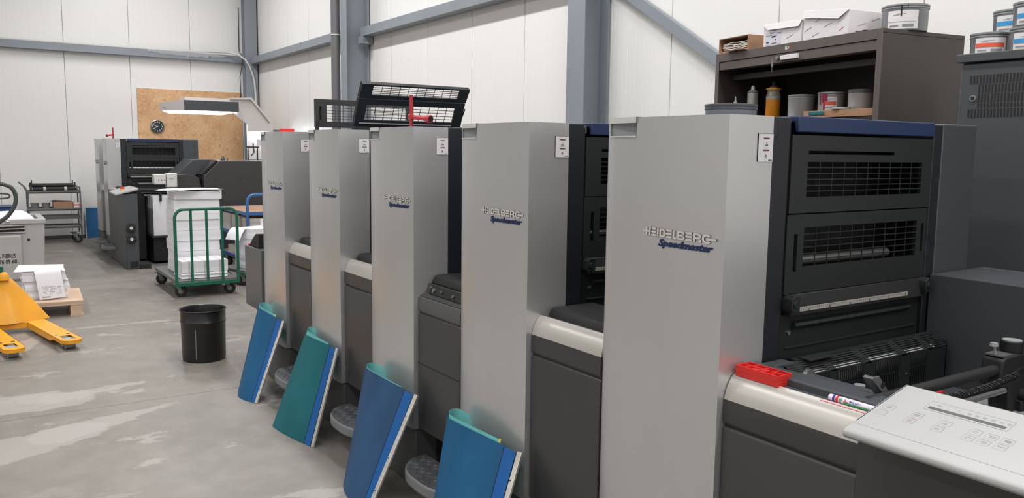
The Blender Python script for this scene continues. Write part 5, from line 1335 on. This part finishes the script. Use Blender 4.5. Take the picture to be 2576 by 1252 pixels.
# things in the cabinet
CI = 'things on the brown cabinet shelf'
def bthing(fn, x, y, z): return bw(x, y, z)
o = MB().box(0, 0.34, 0, 0.46, 0, 0.008).box(0.004, 0.34, 0.01, 0.44, 0.009, 0.034).build('cardboard_sheet', M_card, loc=bw(0.02, 0.04, 1.800), bevel=0.001); o.rotation_euler = (0, 0, BR + 0.04)
o.location = bw(0.02, 0.04, 1.7865)
tag(o, 'flat cardboard with a teal smear under the shelf tins', 'cardboard')
MB().prism([(-0.001, 0.012), (-0.001, 0.03), (-0.002, 0.02)], 'y', 0.30, 0.40).build('teal_smear', M_teal, o)
tin(bw(0.16, 0.452, 1.8225), 0.066, 0.095, 'tin with red-banded label and magenta drips in brown cabinet', CI, M_canl, band=M_orange, ang=PI + 0.75, span=1.0, rz=BR)
tin(bw(0.16, 0.256, 1.8225), 0.062, 0.098, 'plain light grey tin nearest the cabinet right side', CI, M_canl, dark=True)
tin(bw(0.16, 0.663, 1.7865), 0.070, 0.130, 'plain grey tin between the amber jar and red-labelled tin', CI, M_canl, dark=False)
dd = bw(0.16, 0.452, 1.8225)
for (a, z0, z1, w) in ((PI + 0.2, 0.035, 0.085, 0.16), (PI + 0.12, 0.01, 0.04, 0.05), (PI - 0.25, 0.03, 0.095, 0.05)): pass
t = bpy.data.objects['ink_tin.002'] if False else None
drip_parent = [o for o in bpy.data.objects if o.get('label', '').startswith('tin with red-banded')][0]
m = MB()
for (a, z0, z1, w) in ((PI + 1.20 - .9, 0.045, 0.090, 0.22), (PI + 1.20 - .92, 0.008, 0.046, 0.07), (PI - 0.12, 0.035, 0.096, 0.06)):
    m = MB().lathe([(0.0648, z0), (0.0662, z0 + 0.002), (0.0662, z1)], (0, 0, 0), 6, a0=a - w, a1=a + w); m.build('magenta_drip', M_magenta, drip_parent)
def spray(loc, r, h, label, cap=M_white, rz=0):
    t = thing('spray_can', label, 'spray can', loc, 0, CI)
    MB().lathe([(0, 0), (r, 0), (r, h * 0.80), (r * 0.93, h * 0.83), (r * 0.6, h * 0.88), (r * 0.45, h * 0.885), (0, h * 0.885)], (0, 0, 0), 28).build('body', M_spray, t, smooth=50)
    MB().lathe([(r * 1.01, h * 0.79), (r * 1.02, h * 0.805), (r * 0.99, h * 0.815)], (0, 0, 0), 28).build('rim', M_cand, t, smooth=50)
    MB().lathe([(r * 0.38, h * 0.88), (r * 0.34, h * 0.97), (r * 0.2, h), (0, h)], (0, 0, 0), 14).build('nozzle', cap, t, smooth=50)
    return t
spray(bw(0.15, 1.045, 1.7865), 0.0305, 0.208, 'front white and grey spray can in the brown cabinet', M_white)
spray(bw(0.24, 0.975, 1.7865), 0.030, 0.232, 'rear taller spray can with a dark nozzle', M_cand)
t = thing('ink_jar', 'glass jar two thirds full of amber ink', 'jar', bw(0.15, 0.872, 1.7865), 0, CI)
MB().lathe([(0, 0.0), (0.036, 0.0), (0.039, 0.006), (0.039, 0.120), (0, 0.120)], (0, 0, 0), 28).build('ink', M_amber, t, smooth=40)
MB().lathe([(0.039, 0.1202), (0.039, 0.14), (0.034, 0.155), (0.034, 0.172), (0.033, 0.172), (0.033, 0.155), (0.038, 0.14), (0.038, 0.1202)], (0, 0, 0), 28).build('glass', M_glass, t, smooth=50)
MB().lathe([(0.0395, 0.118), (0.0395, 0.136)], (0, 0, 0), 28).build('paper_band', M_spray, t)
MB().lathe([(0, 0.172), (0.040, 0.172), (0.041, 0.176), (0.040, 0.181), (0, 0.182)], (0, 0, 0), 28).build('lid', M_amber, t, smooth=50)
t = thing('glue_bottle', 'small white dropper bottle at the cabinet far end', 'bottle', bw(0.10, 1.135, 1.7865), 0, CI)
MB().lathe([(0, 0), (0.02, 0), (0.021, 0.07), (0.018, 0.085), (0.009, 0.10), (0, 0.10)], (0, 0, 0), 20).build('body', M_cap, t, smooth=50)
MB().lathe([(0.011, 0.099), (0.012, 0.115), (0.006, 0.122), (0.0025, 0.15), (0, 0.15)], (0, 0, 0), 14).build('dropper_cap', M_white, t, smooth=50)
def lid(loc, r, label, tilt=(0, 0, 0), m=M_canl, group=CI):
    o = MB().lathe([(0, 0.004), (r * 0.9, 0.004), (r * 0.92, 0.001), (r, 0.0), (r + .001, 0.006), (r, 0.011), (r * 0.9, 0.011), (r * .88, .008), (0, 0.008)], (0, 0, 0), 32).build('tin_lid', m, smooth=40, loc=loc)
    o.rotation_euler = tilt; return tag(o, label, 'lid', group)
lid(bw(0.055, 0.70, 1.7875), 0.055, 'flat tin lid lying before the plain middle tin')
lid(bw(0.052, 0.275, 1.823), 0.045, 'tin lid lying on cardboard before the nearest shelf tin')

# things on the cabinet
t = thing('cardboard_box', 'open brown cardboard box on its side full of rags', 'box', bw(0.005, 0.93, 2.1775), BR)
m = MB().box(0, 0.17, 0, 0.006, 0, 0.085).box(0, 0.17, 0.252, 0.258, 0, 0.085).box(0, 0.17, 0.0062, 0.2518, 0, 0.004).box(0, 0.17, 0.0062, 0.2518, 0.081, 0.085).box(0.164, 0.17, 0.0062, 0.2518, 0.0042, 0.0808)
m.build('carton', M_card, t)
MB(rot_about((0.0, 0.0, 0.001), ry=0.04)).box(-0.035, 0.0, 0.0, 0.16, 0, 0.003).build('flap', M_card, t)
rnd = random.Random(4)
for i in range(6):
    rows = []
    for a in range(9):
        rows.append([(0.012 + 0.14 * b / 4 + rnd.uniform(-.004, .004), 0.018 + 0.215 * a / 8 + rnd.uniform(-.003, .003), 0.0 + rnd.uniform(-.003, .003)) for b in range(5)])
    o = MB().sheet(rows, 0.0045).build('rag', M_cloth, smooth=70, loc=bw(0.005, 0.93, 2.187 + i * 0.0085)); o.rotation_euler = (0, 0, BR)
    tag(o, 'one of the folded pale rags piled inside the open brown box', 'rag', 'rags in the open brown box')

def printed_box(loc, rz, w, d, h0, h1, label, marks, flap, name='paper_box', lbl=None):
    """w along local y (front), d along x; top slopes from h1 (far) to h0 (near)"""
    t = thing(name, label, 'box', loc, rz)
    MB().add([(0, 0, 0), (d, 0, 0), (d, w, 0), (0, w, 0), (0, 0, h0), (d, 0, h0), (d, w, h1), (0, w, h1)], [(0, 3, 2, 1), (4, 5, 6, 7), (0, 1, 5, 4), (1, 2, 6, 5), (2, 3, 7, 6), (3, 0, 4, 7)]).build('carton', M_label, t, bevel=0.0015)
    MB().add([(-0.004, w * 1.01, h1), (-0.004, -w * .01, h0), (0.002, -w * .01, h0 + .002), (0.002, w * 1.01, h1 + .002), (-0.010, w * flap[1], h1 - flap[2]), (-0.010, w * flap[0], h0 - flap[2])], [(0, 1, 5, 4), (0, 3, 2, 1)]).build('flap', M_label, t)
    for (y, z, l_, s) in marks:
        o = MB()
        o.add([(-0.0008, y, z), (-0.0008, y, z + 0.0025), (-0.0008, y - l_, z + 0.0195), (-0.0008, y - l_, z + 0.0165)], [(0, 1, 2, 3)])
        if s: o.M = None
        ob = o.build('printed_dash', M_greyink if not s else M_mark_red, t)
    return t
mk1 = [(0.11, 0.025, 0.05, 0), (0.05, 0.065, 0.03, 1), (0.20, 0.078, 0.03, 1)]
b = printed_box(bw(0.012, 0.530, 2.1775), BR, 0.285, 0.24, 0.110, 0.118, 'white paper carton with a printed label, left of the larger one', mk1, (0.04, 0.86, 0.032))
ml = MB().box(-0.001, 0.0, 0.15, 0.268, 0.008, 0.072).build('label_field', mat('label_pale', (0.62, 0.62, 0.70), 0.6), b)
m = MB()
for (y, z, w_, h_) in ((0.215, 0.066, 0.03, 0.003), (0.165, 0.062, 0.03, 0.003), (0.205, 0.044, 0.03, 0.008), (0.19, 0.03, 0.01, 0.005), (0.24, 0.055, 0.05, 0.0015), (0.25, 0.018, 0.02, 0.006), (0.20, 0.012, 0.04, 0.003), (0.19, 0.05, 0.03, 0.001)):
    m.box(-0.0015, -0.001, y - w_ / 2, y + w_ / 2, z, z + h_)
m.build('label_print', M_ink, ml)
mk2 = [(0.29, 0.045, 0.05, 0), (0.24, 0.012, 0.05, 0), (0.22, 0.082, 0.04, 1), (0.16, 0.050, 0.055, 0), (0.07, 0.09, 0.04, 0), (0.06, 0.02, 0.03, 1)]
b = printed_box(bw(0.015, 0.222, 2.1775), BR, 0.30, 0.30, 0.116, 0.150, 'larger white paper carton beside the grey tin', mk2, (0.2, 1.0, 0.036))
for (x, z) in ((0.06, 0.04), (0.15, 0.07), (0.2, 0.03)):
    MB().add([(x, -0.0008, z), (x, -0.0008, z + .0025), (x + .05, -0.0008, z + .0195), (x + .05, -0.0008, z + .017)], [(0, 1, 2, 3)]).build('printed_dash', M_greyink, b)
tin(bw(0.215, 0.075, 2.1775), 0.104, 0.118, 'big grey tin with torn white label near the cabinet corner', None, M_can, band=M_label, ang=PI + 0.45, span=1.35, gname='ink_tin')
big = [o for o in bpy.data.objects if o.get('label', '').startswith('big grey tin')][0]
MB().lathe([(0.1022, 0.06), (0.1035, 0.062), (0.1045, 0.112), (0.103, 0.114)], (0, 0, 0), 4, a0=PI + 0.36, a1=PI + 0.42).build('dark_drip', M_ink, big)
MB().lathe([(0.1035, 0.10), (0.1045, 0.117)], (0, 0, 0), 4, a0=PI + 0.62, a1=PI + 0.67).build('dark_drip', M_ink, big)
o = MB().sheet([[(-0.003 + 0.0 * i, 0.11 + 0.02 * i, 0.001 + 0.002 * (i % 2)), (0.05, 0.11 + 0.02 * i, 0.004), (0.10, 0.12 + 0.018 * i, 0.006)] for i in range(5)], 0.001).build('paper_scrap', M_paper, loc=bw(0, -0.02, 2.1785)); o.rotation_euler = (0, 0, BR)
tag(o, 'white paper scrap on the cabinet edge between carton and big tin', 'paper')

# ---------------------------------------------------------------- tall vented cabinet
t = thing('vented_cabinet', 'tall slate grey electrical cabinet with vent slots and lock', 'cabinet', (3.39, 1.81, 0))
MB().box(0.0, 0.60, -1.3, 0.0, 0, 1.974).build('carcass', M_grey, t, bevel=0.003)
dr = MB().box(-0.016, -0.001, -1.28, -0.006, 0.05, 1.968).build('door', M_grey, t, bevel=0.003)
MB().box(-0.026, 0.61, -1.31, 0.012, 1.976, 2.010).build('top_slab', M_grey, t, bevel=0.003)
rs = [(1.925, 1.890, 0.045, 0), (1.888, 1.853, 0.080, 0), (1.851, 1.816, 0.080, 0), (1.814, 1.795, 0.080, 0), (1.792, 1.757, 0.045, 0)]
for zt_, zb_, y_, _ in rs:
    m = MB(); y = y_
    while y < 0.36:
        m.box(-0.0172, -0.0158, -y - 0.0065, -y, zb_, zt_ - 0.002); y += 0.0125
    m.build('vent_row', M_ink, dr)
o = MB().cyl((-0.021, -0.062, 1.833), (-0.016, -0.062, 1.833), 0.0125, 20).build('lock', M_steel, dr, smooth=40)
MB().cyl((-0.0225, -0.062, 1.833), (-0.021, -0.062, 1.833), 0.008, 16).build('lock_core', M_ink, o)
VG = 'ink tins on the tall vented cabinet'
tin((3.50, 1.765, 2.0105), 0.072, 0.085, 'grey tin with a red-banded label on the vented cabinet corner', VG, M_can, band=M_orange, ang=PI + 0.55, span=1.7)
tin((3.50, 1.612, 2.0105), 0.072, 0.092, 'lower blue-banded tin of the stack at the right edge', VG, M_can, band=M_cyan, ang=PI + 0.55, span=2.0)
tin((3.50, 1.606, 2.106), 0.072, 0.092, 'upper blue-banded tin of the stack at the right edge', VG, M_can, band=M_cyan, ang=PI + 0.55, span=2.0)
tin((3.66, 1.76, 2.0105), 0.072, 0.092, 'mostly hidden grey tin carrying the raised blue-banded one', VG, M_can)
tin((3.66, 1.76, 2.106), 0.072, 0.096, 'blue-banded tin raised behind the red-banded one', VG, M_can, band=M_cyan, ang=PI + 0.55, span=2.0)

# ---------------------------------------------------------------- small things on the near press
tin((2.135, 1.90, 1.7105), 0.086, 0.05, 'squat grey tin with dark rim on the nearest unit top', None, M_can, dark=True)
def spanner(x, y, z, s, label):
    t = thing('socket_spanner', label, 'tool', (x, y, z), 0, 'red T-handled spanners')
    MB().cyl((0, 0, 0), (0, 0, 0.16), 0.0095, 14).build('shaft', M_redt, t, smooth=40)
    MB().lathe([(0.0106, -0.014), (0.0165, -0.009), (0.0165, 0.009), (0.0106, 0.014)], (0, 0, 0.055), 16).build('collar', M_redt, t, smooth=40)
    e = (0.03 * s[0], s[1], 0.055)
    d = Vector((s[0], s[1], -0.012))
    p0 = Vector((0, 0, 0.055)); p1 = p0 + d
    MB().cyl(p0, p1, 0.0095, 14, r2=0.012).build('cross_handle', M_redt, t, smooth=40)
    n = d.normalized()
    o = MB().cyl(p1 - n * 0.02, p1 + n * 0.004, 0.0195, 24).build('socket', M_redt, t, smooth=40)
    MB().cyl(p1 + n * 0.0035, p1 + n * 0.0048, 0.0155, 24).build('socket_bore', M_ink, o)
spanner(1.85, 3.70, 1.7065, (0.045, -0.115), 'red T-handled socket spanner standing upright on the middle unit')
spanner(1.80, 13.3, 1.7065, (-0.09, -0.03), 'thin red T-handled spanner upright on the far press')
t = thing('cutter_knife', 'red-handled cutter lying on top of the farthest unit', 'knife', (1.785, 5.46, 1.7065), 0)
MB(rot_about((0, 0, 0.012), -0.6)).box(-0.03, 0.065, -0.011, 0.011, -0.010, 0.012).build('handle', M_red, t, bevel=0.005)
MB(rot_about((0, 0, 0.012), -0.6)).box(-0.075, -0.03, -0.005, 0.005, -0.004, 0.002).build('blade', M_cand, t)
tag(MB().box(-0.05, 0.05, -0.03, 0.03, 0, 0.02).build('small_tray', M_cand, loc=(1.82, 5.62, 1.7065), bevel=0.003), 'small grey-green tray behind the red-handled cutter', 'tray')

# red tray
RTX, RTY = 1.7385, 1.3475
t = thing('parts_tray', 'red plastic tray of small compartments on the near counter', 'tray', (RTX, RTY, 0.9925))
w, l_, h = 0.058, 0.142, 0.031
m = MB().box(0, w, 0, l_, 0, 0.013)
k = 0.0028
m.box(0, k, 0, l_, 0.0131, h).box(w - k, w, 0, l_, 0.0131, h).box(k, w - k, 0, k, 0.0131, h).box(k, w - k, l_ - k, l_, 0.0131, h)
m.box(w * 0.52, w * 0.52 + k, k, l_ - k, 0.0131, h - 0.001)
for q in (0.2, 0.38, 0.62, 0.8): m.box(k, w * 0.52, l_ * q, l_ * q + k, 0.0131, h - 0.001)
for q in (0.25, 0.5, 0.74): m.box(w * 0.52 + k, w - k, l_ * q, l_ * q + k, 0.0131, h - 0.001)
m.add([(k, l_ * 0.62, 0.0131), (k, l_ * 0.64, 0.0131), (w * 0.52, l_ * 0.42, 0.0131), (w * 0.52, l_ * 0.40, 0.0131), (k, l_ * 0.62, h - .001), (k, l_ * 0.64, h - .001), (w * 0.52, l_ * 0.42, h - .001), (w * 0.52, l_ * 0.40, h - .001)], [(0, 1, 5, 4), (1, 2, 6, 5), (2, 3, 7, 6), (3, 0, 4, 7), (4, 5, 6, 7)])
m.build('compartments', M_red, t, bevel=0.0012)

# marker pen, lying along -Y
t = thing('marker_pen', 'fat white, red and green marker on the counter ledge', 'marker', (1.762, 1.205, 1.0015), 0)
r = 0.0085
def ring(y0, y1, ra, rb, nm, m_, par=t): return MB().cyl((0, -y0, 0), (0, -y1, 0), ra, 24, r2=rb).build(nm, m_, par, smooth=40)
ring(-0.003, 0.0, r * .8, r, 'cap_end', M_markw); ring(0.0, 0.010, r, r, 'cap', M_markw); ring(0.010, 0.016, r * 1.02, r * 1.02, 'blue_band', M_markb); ring(0.016, 0.019, r, r, 'white_band', M_markw)
ring(0.019, 0.026, r * 1.03, r * 1.03, 'red_band', M_red); ring(0.026, 0.029, r, r, 'white_band', M_markw); bar_ = ring(0.029, 0.135, r * 1.02, r * 1.02, 'barrel', M_markw)
rows = []
for i in range(18):
    y = 0.029 + 0.106 * i / 17
    lo = 3.12 if i > 1 else 2.2
    rows.append([(r * 1.03 * math.cos(a), -y, r * 1.03 * math.sin(a)) for a in [lo + (4.4 - lo) * k / 6 for k in range(7)]])
MB().sheet(rows).build('green_band', M_greenp, bar_)
# lettering wraps on the upper left of the barrel; read upside down from the camera
def pen_text(s, size, y0, width, m_, nm):
    mb = MB(); text_geo(mb, s, size, Matrix.Identity(3), (0, 0, 0), width=width, bold=0.0003, depth=0)
    out = []
    for v in mb.v:
        a = 2.42 + (v[1]) / (r * 1.0)
        out.append((r * 1.04 * math.cos(a), -y0 + v[0], r * 1.04 * math.sin(a)))
    MB().add(out, mb.f).build(nm, m_, bar_)
pen_text('N', 0.0075, 0.039, 0.006, M_greenp, 'lettering_n'); pen_text('70', 0.0078, 0.053, 0.011, M_mark_red, 'lettering_number'); pen_text('Artline', 0.0078, 0.088, 0.031, M_markb, 'lettering_name')
o = MB().box(0, 0.012, 0, 0.13, 0, 0.0015).build('pink_card', M_pink, loc=(1.742, 1.09, 0.9925)); tag(o, 'narrow pink card strip lying beside the marker', 'card')
o = MB().box(0, 0.02, 0, 0.10, 0, 0.001).build('paper_slip', M_cap, loc=(1.7545, 1.09, 0.9925)); tag(o, 'pale paper slip under the marker pen', 'paper')
# silver hinge fittings etc. end
